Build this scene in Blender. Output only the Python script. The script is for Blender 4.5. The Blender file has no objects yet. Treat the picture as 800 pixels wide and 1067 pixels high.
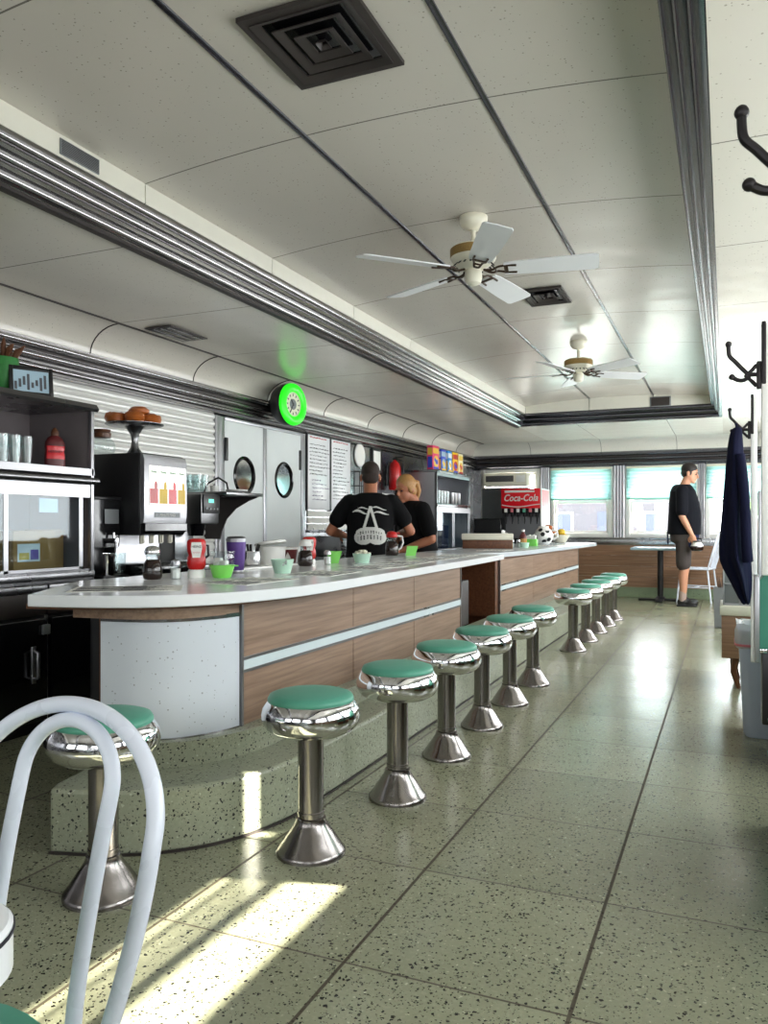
import bpy, bmesh, math, random
from mathutils import Vector, Matrix, Euler
from mathutils.bvhtree import BVHTree
random.seed(7)
PI = math.pi
SC = bpy.context.scene
COL = SC.collection
R = math.radians

# ------------------------------------------------------------------ materials
def lin(c):
    c = c / 255.0
    return c / 12.92 if c <= 0.04045 else ((c + 0.055) / 1.055) ** 2.4
def rgb(r, g, b): return (lin(r), lin(g), lin(b), 1.0)

class NT:
    """thin node-tree helper"""
    def __init__(self, name):
        self.m = bpy.data.materials.new(name); self.m.use_nodes = True
        self.t = self.m.node_tree; self.b = self.t.nodes['Principled BSDF']
        self.out = self.t.nodes['Material Output']
    def n(self, typ, **kw):
        nd = self.t.nodes.new(typ)
        for k, v in kw.items():
            if k.startswith('i_'):
                key = k[2:]; key = int(key) if key.isdigit() else key.replace('_', ' ')
                s = nd.inputs[key]
                if isinstance(v, bpy.types.NodeSocket): self.t.links.new(v, s)
                else: s.default_value = v
            else: setattr(nd, k, v)
        return nd
    def link(self, a, b): self.t.links.new(a, b)
    def math(self, op, a, b=0.0, c=0.0):
        nd = self.t.nodes.new('ShaderNodeMath'); nd.operation = op
        for i, v in enumerate((a, b, c)):
            if isinstance(v, bpy.types.NodeSocket): self.link(v, nd.inputs[i])
            else: nd.inputs[i].default_value = v
        return nd.outputs[0]
    def mix(self, f, a, b):
        nd = self.t.nodes.new('ShaderNodeMix'); nd.data_type = 'RGBA'
        for i, v in ((0, f), (6, a), (7, b)):
            if isinstance(v, bpy.types.NodeSocket): self.link(v, nd.inputs[i])
            else: nd.inputs[i].default_value = v
        return nd.outputs[2]
    def coord(self, which='Object'):
        return self.t.nodes.new('ShaderNodeTexCoord').outputs[which]
    def pos(self):
        return self.t.nodes.new('ShaderNodeNewGeometry').outputs['Position']
    def base(self, c, rough=.5, metal=0.0, spec=.5):
        if isinstance(c, bpy.types.NodeSocket): self.link(c, self.b.inputs['Base Color'])
        else: self.b.inputs['Base Color'].default_value = c
        if isinstance(rough, bpy.types.NodeSocket): self.link(rough, self.b.inputs['Roughness'])
        else: self.b.inputs['Roughness'].default_value = rough
        self.b.inputs['Metallic'].default_value = metal
        self.b.inputs['Specular IOR Level'].default_value = spec
        return self.m
    def bump(self, h, strength=.2, dist=.002):
        nd = self.n('ShaderNodeBump', i_Strength=strength, i_Distance=dist, i_Height=h)
        self.link(nd.outputs[0], self.b.inputs['Normal'])

def plain(name, c, rough=.5, metal=0.0, spec=.5, var=.06, scale=14.0, coat=0.0):
    """base colour with a little noise variation in tone and gloss"""
    t = NT(name)
    nz = t.n('ShaderNodeTexNoise', i_Vector=t.coord(), i_Scale=scale, i_Detail=3.0)
    d = tuple(max(0, x * (1 - var)) for x in c[:3]) + (1,)
    l = tuple(min(1, x * (1 + var)) for x in c[:3]) + (1,)
    col = t.mix(nz.outputs[0], d, l)
    rr = t.math('MULTIPLY_ADD', nz.outputs[0], .12, max(0.02, rough - .06))
    m = t.base(col, rr, metal, spec)
    if coat: t.b.inputs['Coat Weight'].default_value = coat; t.b.inputs['Coat Roughness'].default_value = .05
    return m

def glass_mat(name, tint=(1, 1, 1, 1), f=.12, rough=.02, k=.9):
    """thin see-through pane: mostly transparent, reflecting by Fresnel"""
    t = NT(name)
    tr = t.n('ShaderNodeBsdfTransparent', i_Color=tint)
    gl = t.n('ShaderNodeBsdfGlossy', i_Color=(1, 1, 1, 1), i_Roughness=rough)
    lw = t.n('ShaderNodeLayerWeight', i_Blend=.5)
    fac = t.math('MULTIPLY_ADD', t.math('POWER', lw.outputs['Facing'], 5.0), k, .03 + f * .1)
    mx = t.n('ShaderNodeMixShader', i_0=fac, i_1=tr.outputs[0], i_2=gl.outputs[0])
    t.link(mx.outputs[0], t.out.inputs[0]); return t.m

def cell_lines(t, sock, start, pitch, half):
    """1 on a joint line of a regular pitch along one axis, else 0"""
    u = t.math('SUBTRACT', sock, start)
    w = t.math('MODULO', t.math('ADD', u, 200 * pitch), pitch)
    a = t.math('LESS_THAN', w, half); b = t.math('GREATER_THAN', w, pitch - half)
    return t.math('MAXIMUM', a, b)

def terrazzo(name, base, base2, dark, light, scale=75., tiles=None, rough=.3, amount=.80, dirt=True):
    t = NT(name); p = t.pos()
    nz = t.n('ShaderNodeTexNoise', i_Vector=p, i_Scale=2.2, i_Detail=4.0)
    col = t.mix(nz.outputs[0], base, base2)
    fine = t.n('ShaderNodeTexNoise', i_Vector=p, i_Scale=90., i_Detail=2.0)
    col = t.mix(t.math('MULTIPLY', t.math('SUBTRACT', fine.outputs[0], .5), 1.2), col, light)
    for sc, thr, size, c in ((scale, amount, .46, dark), (scale * 1.5, amount, .42, dark), (scale * .9, amount + .25, .34, light)):
        wob = t.n('ShaderNodeTexNoise', i_Vector=p, i_Scale=sc * 1.3, i_Detail=1.0)
        pv = t.n('ShaderNodeVectorMath', operation='MULTIPLY_ADD', i_0=wob.outputs[1], i_1=(.012,) * 3, i_2=p)
        v = t.n('ShaderNodeTexVoronoi', i_Vector=pv.outputs[0], i_Scale=sc)
        sep = t.n('ShaderNodeSeparateColor', i_0=v.outputs['Color'])
        pick = t.math('GREATER_THAN', sep.outputs[0], thr)
        lim = t.math('MULTIPLY', sep.outputs[1], size)
        ins = t.math('LESS_THAN', v.outputs['Distance'], lim)
        col = t.mix(t.math('MULTIPLY', pick, ins), col, c)
    rr = t.math('MULTIPLY_ADD', nz.outputs[0], .14, rough - .07)
    if tiles:
        x0, px_, y0, py_ = tiles
        sx = t.n('ShaderNodeSeparateXYZ', i_0=p)
        # each slab slightly different in tone
        ix = t.math('FLOOR', t.math('DIVIDE', t.math('SUBTRACT', sx.outputs[0], x0), px_))
        iy = t.math('FLOOR', t.math('DIVIDE', t.math('SUBTRACT', sx.outputs[1], y0), py_))
        cv = t.n('ShaderNodeCombineXYZ', i_0=ix, i_1=iy)
        wn = t.n('ShaderNodeTexWhiteNoise', i_Vector=cv.outputs[0], noise_dimensions='3D')
        col = t.mix(t.math('MULTIPLY', wn.outputs[0], .22), col, dark)
        lx = cell_lines(t, sx.outputs[0], x0, px_, .0045); ly = cell_lines(t, sx.outputs[1], y0, py_, .0030)
        ln = t.math('MAXIMUM', lx, ly)
        col = t.mix(t.math('MULTIPLY', ln, .85), col, rgb(52, 38, 24))
        rr = t.math('MAXIMUM', rr, t.math('MULTIPLY', ln, .7))
    return t.base(col, rr, 0, .5)

def enamel(name, base, speck, jy=None, jx=None, rough=.32):
    """porcelain-enamelled steel ceiling panels: fine speckle, joints across"""
    t = NT(name); p = t.pos()
    nz = t.n('ShaderNodeTexNoise', i_Vector=p, i_Scale=1.3, i_Detail=3.0)
    d = tuple(x * .90 for x in base[:3]) + (1,)
    col = t.mix(nz.outputs[0], d, base)
    v = t.n('ShaderNodeTexVoronoi', i_Vector=p, i_Scale=85.)
    sep = t.n('ShaderNodeSeparateColor', i_0=v.outputs['Color'])
    k = t.math('MULTIPLY', t.math('GREATER_THAN', sep.outputs[0], .72), t.math('LESS_THAN', v.outputs['Distance'], t.math('MULTIPLY', sep.outputs[1], .30)))
    col = t.mix(t.math('MULTIPLY', k, .55), col, speck)
    sx = t.n('ShaderNodeSeparateXYZ', i_0=p)
    ln = None
    if jy: ln = cell_lines(t, sx.outputs[1], jy[0], jy[1], .0035)
    if jx:
        l2 = cell_lines(t, sx.outputs[0], jx[0], jx[1], .0035)
        ln = t.math('MAXIMUM', ln, l2) if ln else l2
    if ln: col = t.mix(t.math('MULTIPLY', ln, .75), col, rgb(50, 45, 38))
    nb = t.n('ShaderNodeTexNoise', i_Vector=p, i_Scale=3.5, i_Detail=1.0)
    t.bump(nb.outputs[0], .25, .02)
    return t.base(col, rough, 0.0, .6)

def woodlam(name, c1, c2, axis='Y', rough=.38, scale=1.0):
    t = NT(name); p = t.pos()
    sc = {'Y': (60., 2.2, 60.), 'X': (2.2, 60., 60.), 'Z': (60., 60., 2.2)}[axis]
    mp = t.n('ShaderNodeMapping', i_Vector=p, i_Scale=tuple(s * scale for s in sc))
    n1 = t.n('ShaderNodeTexNoise', i_Vector=mp.outputs[0], i_Scale=1.0, i_Detail=5.0, i_Roughness=.6)
    r = t.n('ShaderNodeMapRange', i_Value=n1.outputs[0], i_1=.3, i_2=.72)
    return t.base(t.mix(r.outputs[0], c1, c2), rough, 0, .4)

def brushed(name, c, rough=.28, axis='Y', metal=1.0, var=.08):
    t = NT(name); p = t.pos()
    sc = {'Y': (40., .5, 40.), 'X': (.5, 40., 40.), 'Z': (40., 40., .5)}[axis]
    mp = t.n('ShaderNodeMapping', i_Vector=p, i_Scale=sc)
    n1 = t.n('ShaderNodeTexNoise', i_Vector=mp.outputs[0], i_Scale=1.0, i_Detail=3.0)
    n2 = t.n('ShaderNodeTexNoise', i_Vector=p, i_Scale=4.0, i_Detail=3.0)
    d = tuple(x * (1 - var) for x in c[:3]) + (1,)
    col = t.mix(n1.outputs[0], d, c)
    rr = t.math('MULTIPLY_ADD', n2.outputs[0], .16, rough - .08)
    return t.base(col, rr, metal)

def cloth_mat(name, c, rough=.9, var=.25):
    t = NT(name); p = t.coord()
    n1 = t.n('ShaderNodeTexNoise', i_Vector=p, i_Scale=9., i_Detail=4.0)
    d = tuple(x * (1 - var) for x in c[:3]) + (1,); l = tuple(x * (1 + var) for x in c[:3]) + (1,)
    w = t.n('ShaderNodeTexNoise', i_Vector=p, i_Scale=500., i_Detail=1.0)
    t.bump(w.outputs[0], .25, .001)
    t.b.inputs['Sheen Weight'].default_value = .0
    return t.base(t.mix(n1.outputs[0], d, l), rough, 0, .2)

def skin_mat(name, c):
    t = NT(name); p = t.coord()
    n1 = t.n('ShaderNodeTexNoise', i_Vector=p, i_Scale=12., i_Detail=4.0)
    d = (c[0] * .9, c[1] * .84, c[2] * .8, 1)
    m = t.base(t.mix(n1.outputs[0], d, c), .5, 0, .4)
    t.b.inputs['Subsurface Weight'].default_value = .08
    t.b.inputs['Subsurface Radius'].default_value = (.01, .004, .002)
    return m

M = {}
def mats():
    M['floor'] = terrazzo('terrazzo_floor', rgb(158, 160, 134), rgb(134, 137, 112), rgb(28, 27, 23), rgb(182, 184, 158), 96., (-.30, .52, 1.67, .54), .23, .52)
    M['step'] = terrazzo('terrazzo_step', rgb(164, 168, 146), rgb(142, 148, 126), rgb(24, 26, 22), rgb(190, 196, 174), 92., None, .34, .55)
    M['cove'] = terrazzo('terrazzo_cove', rgb(122, 138, 110), rgb(106, 124, 96), rgb(30, 34, 26), rgb(170, 184, 150), 82., None, .4, .82)
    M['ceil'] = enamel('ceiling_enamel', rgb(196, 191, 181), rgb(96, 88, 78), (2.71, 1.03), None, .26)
    M['ceil_low'] = enamel('low_ceiling_lit_enamel', rgb(214, 209, 198), rgb(110, 100, 86), (2.76, 1.03), None, .24)  # enamel lightened to paint in light from the windows
    M['ceil_far'] = enamel('far_ceiling_lit_enamel', rgb(234, 232, 222), rgb(140, 130, 110), None, (-.64, 1.03), .2)  # lightest copy of the enamel, far window glow put into its colour
    M['strip_white'] = plain('white_strip', rgb(222, 220, 208), .35, 0, .5, .04)
    M['steel'] = brushed('brushed_steel', rgb(140, 140, 143), .28)
    M['steelx'] = brushed('brushed_steel_x', rgb(170, 170, 172), .26, 'X')
    M['steelz'] = brushed('brushed_steel_upright', rgb(178, 178, 182), .38, 'Z')
    M['steel_dark'] = brushed('dull_steel', rgb(138, 138, 140), .30)
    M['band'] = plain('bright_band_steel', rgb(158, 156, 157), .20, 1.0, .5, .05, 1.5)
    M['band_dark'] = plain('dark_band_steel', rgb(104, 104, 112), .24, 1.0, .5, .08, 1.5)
    M['chrome'] = plain('chrome', rgb(232, 232, 235), .07, 1.0, .5, .03)
    M['column'] = brushed('worn_chrome', rgb(138, 133, 130), .22, 'Z')
    M['vinyl'] = plain('mint_vinyl', rgb(84, 156, 134), .42, 0, .4, .05, 30)
    M['teal'] = plain('teal_vinyl', rgb(88, 168, 140), .45, 0, .4, .05, 22)
    M['teal_dark'] = plain('deep_teal_vinyl', rgb(62, 128, 108), .4, 0, .4, .05, 22)
    M['wood'] = woodlam('wood_laminate', rgb(156, 130, 110), rgb(118, 94, 76), 'Y')
    M['woodx'] = woodlam('wood_laminate_wall', rgb(158, 124, 98), rgb(122, 90, 68), 'X')
    M['wood_dark'] = woodlam('dark_wood', rgb(110, 70, 46), rgb(78, 46, 30), 'Y')
    M['stripe'] = plain('pale_stripe_laminate', rgb(206, 220, 224), .3, 0, .5, .03)
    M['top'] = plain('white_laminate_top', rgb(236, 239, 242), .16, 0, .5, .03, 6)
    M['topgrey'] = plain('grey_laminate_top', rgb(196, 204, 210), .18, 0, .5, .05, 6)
    M['endpanel'] = enamel('speckled_white_laminate', rgb(216, 223, 232), rgb(84, 84, 88))
    M['white'] = plain('white_plastic', rgb(232, 232, 228), .4, 0, .5, .04)
    M['offwhite'] = plain('cream_paint', rgb(226, 222, 204), .35, 0, .5, .05)
    M['door'] = plain('pale_grey_door_paint', rgb(224, 229, 229), .38, 0, .5, .04, 4)
    M['blind_steel'] = plain('white_slat_metal', rgb(226, 226, 222), .34, .1, .5, .05, 5)
    M['black'] = plain('black_plastic', rgb(22, 22, 24), .35, 0, .5, .2)
    M['blackgloss'] = plain('gloss_black', rgb(14, 14, 16), .12, 0, .5, .2)
    M['iron'] = plain('dark_iron', rgb(46, 43, 44), .42, .6, .5, .2, 40)
    M['brown_iron'] = plain('antique_bracket', rgb(62, 46, 34), .4, .5, .5, .2, 40)
    M['grille'] = plain('dark_grille_paint', rgb(52, 46, 44), .5, .2, .5, .2, 20)
    M['greymetal'] = plain('grey_paint', rgb(120, 124, 126), .45, .2, .5, .08)
    M['wicker'] = plain('gold_wicker', rgb(150, 122, 70), .5, .3, .5, .35, 160)
    M['fanblade'] = plain('white_blade', rgb(222, 224, 226), .38, 0, .5, .03)
    M['glass'] = glass_mat('window_glass')
    M['clearglass'] = glass_mat('clear_glassware', (.90, .94, .94, 1), .2, .03)
    M['caseglass'] = glass_mat('case_glass', (.80, .88, .92, 1), .0, .03, .35)
    M['cola'] = plain('dark_syrup', rgb(30, 14, 8), .08, 0, .6, .2)
    M['red'] = plain('red_plastic', rgb(190, 22, 24), .3, 0, .5, .08)
    M['cokered'] = plain('red_sign', rgb(214, 20, 34), .3, 0, .5, .05)
    M['maroon'] = plain('maroon_card', rgb(92, 30, 32), .4, 0, .5, .1)
    M['green'] = plain('lime_plastic', rgb(128, 214, 96), .35, 0, .5, .06)
    M['palegreen'] = plain('pale_green_bowl', rgb(186, 220, 200), .3, 0, .5, .04)
    M['purple'] = plain('purple_powder_coat', rgb(84, 54, 128), .38, .2, .5, .08)
    M['paper'] = plain('paper', rgb(236, 236, 230), .7, 0, .3, .04)
    M['ink'] = plain('ink', rgb(48, 48, 56), .6, 0, .3, .1)
    M['redink'] = plain('red_ink', rgb(196, 60, 70), .6, 0, .3, .1)
    M['board'] = plain('whiteboard', rgb(240, 242, 244), .22, 0, .5, .02)
    M['card'] = plain('cardboard', rgb(176, 132, 78), .8, 0, .2, .12, 10)
    M['bread'] = plain('glazed_pastry', rgb(176, 96, 40), .35, 0, .5, .4, 30)
    M['fruit'] = plain('yellow_fruit', rgb(222, 186, 60), .4, 0, .4, .15)
    M['plant'] = plain('plant_green', rgb(40, 120, 50), .5, 0, .4, .3, 40)
    M['neon'] = None
    t = NT('green_neon'); t.base(rgb(40, 200, 30), .35)
    t.b.inputs['Emission Color'].default_value = rgb(28, 255, 24); t.b.inputs['Emission Strength'].default_value = .7
    M['neon'] = t.m
    t = NT('lit_display'); t.base(rgb(60, 180, 150), .3)
    t.b.inputs['Emission Color'].default_value = rgb(80, 230, 190); t.b.inputs['Emission Strength'].default_value = 1.0
    M['display'] = t.m
    t = NT('backlit_card'); t.base(rgb(236, 236, 232), .3)
    t.b.inputs['Emission Color'].default_value = rgb(255, 255, 250); t.b.inputs['Emission Strength'].default_value = .5
    M['backlit'] = t.m
    # translucent teal blind cloth
    t = NT('teal_blind'); p = t.pos(); sx = t.n('ShaderNodeSeparateXYZ', i_0=p)
    pl = t.math('PINGPONG', sx.outputs[2], .0125)
    col = t.mix(t.math('MULTIPLY', pl, 60.), rgb(172, 206, 206), rgb(196, 222, 220))
    tl = t.n('ShaderNodeBsdfTranslucent', i_Color=col); df = t.n('ShaderNodeBsdfDiffuse', i_Color=col)
    tp = t.n('ShaderNodeBsdfTransparent', i_Color=rgb(208, 232, 230))
    a = t.n('ShaderNodeMixShader', i_0=.35, i_1=tl.outputs[0], i_2=df.outputs[0])
    b = t.n('ShaderNodeMixShader', i_0=.24, i_1=a.outputs[0], i_2=tp.outputs[0])
    t.link(b.outputs[0], t.out.inputs[0]); M['blind'] = t.m
    M['skin'] = skin_mat('skin', rgb(198, 146, 118)); M['skin2'] = skin_mat('skin_tan', rgb(176, 116, 88))
    M['hair'] = plain('dark_hair', rgb(26, 20, 18), .55, 0, .4, .3, 90)
    M['hairgrey'] = plain('cropped_hair', rgb(52, 42, 38), .7, 0, .3, .3, 90)
    M['blond'] = plain('blond_hair', rgb(168, 124, 74), .5, 0, .4, .3, 60)
    M['tee'] = cloth_mat('black_tee', rgb(11, 11, 13)); M['navytee'] = cloth_mat('navy_tee', rgb(13, 15, 22))
    M['shorts'] = cloth_mat('grey_shorts', rgb(70, 64, 62)); M['navy'] = cloth_mat('navy_jacket', rgb(14, 17, 42))
    M['apron'] = cloth_mat('navy_apron', rgb(26, 34, 62))
    M['sock'] = cloth_mat('sock', rgb(170, 150, 140)); M['shoe'] = plain('black_shoe', rgb(16, 16, 18), .5, 0, .5, .2)
    M['print'] = plain('white_print', rgb(214, 214, 210), .7, 0, .3, .06, 60)
    M['print_grey'] = plain('grey_print', rgb(92, 94, 100), .7, 0, .3, .06, 60)
    M['bin'] = plain('pale_bin_plastic', rgb(196, 206, 226), .4, 0, .5, .04)
    t = NT('clear_bag'); t.base(rgb(226, 226, 226), .25); t.b.inputs['Transmission Weight'].default_value = 0
    tp = t.n('ShaderNodeBsdfTransparent'); mx = t.n('ShaderNodeMixShader', i_0=.4, i_1=t.b.outputs[0], i_2=tp.outputs[0])
    t.link(mx.outputs[0], t.out.inputs[0]); M['bag'] = t.m
    M['pinktie'] = plain('pink_drawstring', rgb(214, 120, 130), .5)
    M['tabletop'] = plain('pale_blue_tabletop', rgb(176, 204, 220), .25, 0, .5, .03)
    M['chairwhite'] = plain('white_enamel_tube', rgb(222, 228, 240), .28, 0, .5, .03)
    M['siding'] = plain('house_siding', rgb(66, 66, 72), .8); M['roofing'] = plain('house_roof', rgb(84, 88, 104), .9)
    M['bluepaint'] = plain('house_door_blue', rgb(54, 62, 82), .7); M['road'] = plain('pale_asphalt', rgb(226, 224, 218), .9)
    M['leaf'] = plain('tree_leaves', rgb(120, 150, 100), .8, 0, .3, .3, 6); M['bark'] = plain('bark', rgb(120, 100, 84), .9)
mats()

# ------------------------------------------------------------------ mesh builder
class B:
    def __init__(self): self.bm = bmesh.new(); self.mi = 0
    def _stamp(self, fs):
        for f in fs: f.material_index = self.mi
    def box(self, x0, y0, z0, x1, y1, z1, bev=0.0, seg=2, mat=None):
        t = bmesh.new(); bmesh.ops.create_cube(t, size=1.0)
        for v in t.verts:
            v.co = Vector(((x0 + x1) / 2 + v.co.x * (x1 - x0), (y0 + y1) / 2 + v.co.y * (y1 - y0), (z0 + z1) / 2 + v.co.z * (z1 - z0)))
        if bev > 0: bmesh.ops.bevel(t, geom=list(t.edges), offset=bev, segments=seg, profile=.5, affect='EDGES')
        return self._merge(t, mat)
    def _merge(self, t, mat=None):
        vm = {}
        for v in t.verts: vm[v] = self.bm.verts.new(mat @ v.co if mat else v.co)
        for f in t.faces:
            try:
                nf = self.bm.faces.new([vm[v] for v in f.verts]); nf.material_index = self.mi
            except ValueError: pass
        t.free(); return self
    def rings(self, rings, cap0=True, cap1=True, closed=False):
        rv = [[self.bm.verts.new(p) for p in r] for r in rings]
        n = len(rv[0]); m = len(rv)
        for i in range(m if closed else m - 1):
            a, b = rv[i], rv[(i + 1) % m]
            for j in range(n):
                try:
                    f = self.bm.faces.new((a[j], a[(j + 1) % n], b[(j + 1) % n], b[j])); f.material_index = self.mi
                except ValueError: pass
        if not closed:
            if cap0: self._stamp([self.bm.faces.new(rv[0][::-1])])
            if cap1: self._stamp([self.bm.faces.new(rv[-1])])
        return self
    def lathe(self, prof, c=(0, 0, 0), seg=24, mat=None, caps=True):
        """prof: (r, z) list, spun about Z"""
        rs = []
        for r, z in prof:
            r = max(r, 1e-4); ring = []
            for k in range(seg):
                a = 2 * PI * k / seg; p = Vector((r * math.cos(a), r * math.sin(a), z))
                p = (mat @ p) if mat else p
                ring.append(p + Vector(c))
            rs.append(ring)
        return self.rings(rs, caps, caps)
    def cyl(self, p0, p1, r0, r1=None, seg=14):
        return self.tube([p0, p1], [r0, r0 if r1 is None else r1], seg)
    def tube(self, pts, r, seg=10, closed=False):
        pts = [Vector(p) for p in pts]; n = len(pts)
        rr = r if isinstance(r, (list, tuple)) else [r] * n
        tang = []
        for i in range(n):
            if closed: d = pts[(i + 1) % n] - pts[i - 1]
            else: d = pts[min(i + 1, n - 1)] - pts[max(i - 1, 0)]
            tang.append(d.normalized() if d.length > 1e-9 else Vector((0, 0, 1)))
        up = Vector((0, 0, 1)) if abs(tang[0].z) < .9 else Vector((1, 0, 0))
        nrm = (up - tang[0] * up.dot(tang[0])).normalized(); rs = []
        for i in range(n):
            nrm = (nrm - tang[i] * nrm.dot(tang[i]))
            nrm = nrm.normalized() if nrm.length > 1e-6 else tang[i].orthogonal().normalized()
            bn = tang[i].cross(nrm)
            rs.append([pts[i] + (nrm * math.cos(2 * PI * k / seg) + bn * math.sin(2 * PI * k / seg)) * rr[i] for k in range(seg)])
        return self.rings(rs, True, True, closed)
    def prism(self, poly, a, b, axis='Z', mat=None):
        """polygon extruded along an axis; poly in the other two coordinates (XY, XZ for Y, YZ for X)"""
        def P(u, v, w):
            q = {'Z': (u, v, w), 'Y': (u, w, v), 'X': (w, u, v)}[axis]
            return mat @ Vector(q) if mat else Vector(q)
        return self.rings([[P(u, v, a) for u, v in poly], [P(u, v, b) for u, v in poly]])
    def ball(self, c, r, seg=14, ring=9, mat=None):
        r = (r, r, r) if not isinstance(r, (tuple, list)) else r
        t = bmesh.new(); bmesh.ops.create_uvsphere(t, u_segments=seg, v_segments=ring, radius=1.0)
        for v in t.verts:
            q = Vector((v.co.x * r[0], v.co.y * r[1], v.co.z * r[2])); q = mat @ q if mat else q
            v.co = q + Vector(c)
        return self._merge(t)
    def quad(self, pts):
        self._stamp([self.bm.faces.new([self.bm.verts.new(p) for p in pts])]); return self
    def build(self, name, mat, parent=None, ang=40, recalc=True, loc=None):
        if recalc: bmesh.ops.recalc_face_normals(self.bm, faces=self.bm.faces)
        me = bpy.data.meshes.new(name); self.bm.to_mesh(me); self.bm.free()
        ml = mat if isinstance(mat, (list, tuple)) else [mat]
        for m in ml: me.materials.append(M[m] if isinstance(m, str) else m)
        for p in me.polygons: p.use_smooth = True
        me.set_sharp_from_angle(angle=R(ang))
        o = bpy.data.objects.new(name, me); COL.objects.link(o)
        if parent: o.parent = parent
        if loc: o.location = loc
        return o

def thing(name, label, cat, loc=(0, 0, 0), rz=0.0, group=None):
    o = bpy.data.objects.new(name, None); o.empty_display_size = .05; COL.objects.link(o)
    o.location = loc; o.rotation_euler = (0, 0, rz); o['label'] = label; o['category'] = cat
    if group: o['group'] = group
    return o
def tag(o, label, cat, group=None, kind=None, loc=None, rz=None):
    o['label'] = label; o['category'] = cat
    if group: o['group'] = group
    if kind: o['kind'] = kind
    if loc: o.location = loc
    if rz is not None: o.rotation_euler = (0, 0, rz)
    return o
def struct(o): o['kind'] = 'structure'; return o
KIDS = {}
def dup(root, loc, rz=None, label=None, group=None):
    def cp(o, parent):
        c = o.copy(); COL.objects.link(c)
        if parent: c.parent = parent
        for k in [q for q in bpy.data.objects if q.parent == o and q is not c]: cp(k, c)
        return c
    r = cp(root, None); r.location = loc
    if rz is not None: r.rotation_euler = (0, 0, rz)
    if label: r['label'] = label
    if group: r['group'] = group
    return r

def text_mesh(name, body, size, mat, parent, mtx, extrude=.0006, shear=0.0, bold=0.0, sx=1.0):
    cu = bpy.data.curves.new('tmp', 'FONT'); cu.body = body; cu.size = size; cu.align_x = 'CENTER'; cu.align_y = 'CENTER'
    cu.extrude = extrude; cu.shear = shear; cu.offset = bold; cu.resolution_u = 3
    t = bpy.data.objects.new('tmp', cu); COL.objects.link(t)
    bpy.context.view_layer.update()
    me = bpy.data.meshes.new_from_object(t.evaluated_get(bpy.context.evaluated_depsgraph_get()))
    bpy.data.objects.remove(t); bpy.data.curves.remove(cu)
    me.transform(Matrix.Diagonal((sx, 1, 1, 1))); me.transform(mtx)
    me.materials.clear(); me.materials.append(M[mat]); me.name = name
    o = bpy.data.objects.new(name, me); COL.objects.link(o)
    if parent: o.parent = parent
    return o
def face_x(x, y, z):   # text on a face looking towards +X (reads along +Y)
    return Matrix.Translation((x, y, z)) @ Matrix(((0, 0, 1, 0), (1, 0, 0, 0), (0, 1, 0, 0), (0, 0, 0, 1)))
def face_my(x, y, z):  # text on a face looking towards -Y (reads along +X)
    return Matrix.Translation((x, y, z)) @ Matrix(((1, 0, 0, 0), (0, 0, -1, 0), (0, 1, 0, 0), (0, 0, 0, 1)))
# ------------------------------------------------------------------ room shell
XL, XR, YB, YF = -3.6, 1.18, 11.85, -1.3      # left wall, right wall, far wall, wall behind the camera
ZL = 2.24                                      # low ceiling
CL, CLT, CR, CRT = -2.38, -2.27, -.045, -.16   # edges of the raised ceiling (bottom, top of the steel band)
YE, YET = 9.78, 9.66                           # its far end
ZT, ZS = 2.39, 2.47                            # top of band, top of white strip
XC = -1.21

# floor
b = B(); b.quad([(XL - .1, YF - .1, 0), (XR + .1, YF - .1, 0), (XR + .1, YB + .1, 0), (XL - .1, YB + .1, 0)])
struct(b.build('floor', 'floor', recalc=False))

def wall_y(name, y0, y1, openings, mat, ztop=2.6, x0=XL - .12, x1=XR + .12):
    """wall across X between y0..y1 with rectangular openings (xa, xb, za, zb)"""
    b = B(); xs = sorted(openings); cur = x0
    for xa, xb, za, zb in xs:
        b.box(cur, y0, 0, xa, y1, ztop); b.box(xa, y0, 0, xb, y1, za); b.box(xa, y0, zb, xb, y1, ztop); cur = xb
    b.box(cur, y0, 0, x1, y1, ztop)
    return struct(b.build(name, mat))
def wall_x(name, x0, x1, openings, mat, ztop=2.6, y0=YF - .12, y1=YB + .12):
    b = B(); cur = y0
    for ya, yb, za, zb in sorted(openings):
        b.box(x0, cur, 0, x1, ya, ztop); b.box(x0, ya, 0, x1, yb, za); b.box(x0, ya, zb, x1, yb, ztop); cur = yb
    b.box(x0, cur, 0, x1, y1, ztop)
    return struct(b.build(name, mat))

ZW0, ZW1 = .84, 1.87
farwin = [(-3.47, -2.56), (-2.41, -1.51), (-1.33, -.37), (-.27, .69)]
rightwin = [(-.6, 1.0), (1.3, 2.69), (2.93, 4.3), (4.58, 5.9), (6.2, 7.45), (7.75, 8.45), (8.75, 10.5)]
wall_y('wall_back', YB, YB + .12, [(a, c, ZW0, ZW1) for a, c in farwin], 'steelx')
wall_x('wall_right', XR, XR + .12, [(a, c, ZW0, ZW1) for a, c in rightwin], 'steel')
wall_x('wall_left', XL - .12, XL, [], 'steel')
frontwin = [(-3.3, -2.3), (-2.0, -1.0), (-.5, .6)]
wall_y('wall_front', YF - .12, YF, [(a, c, ZW0, ZW1) for a, c in frontwin], 'steelx')

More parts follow.
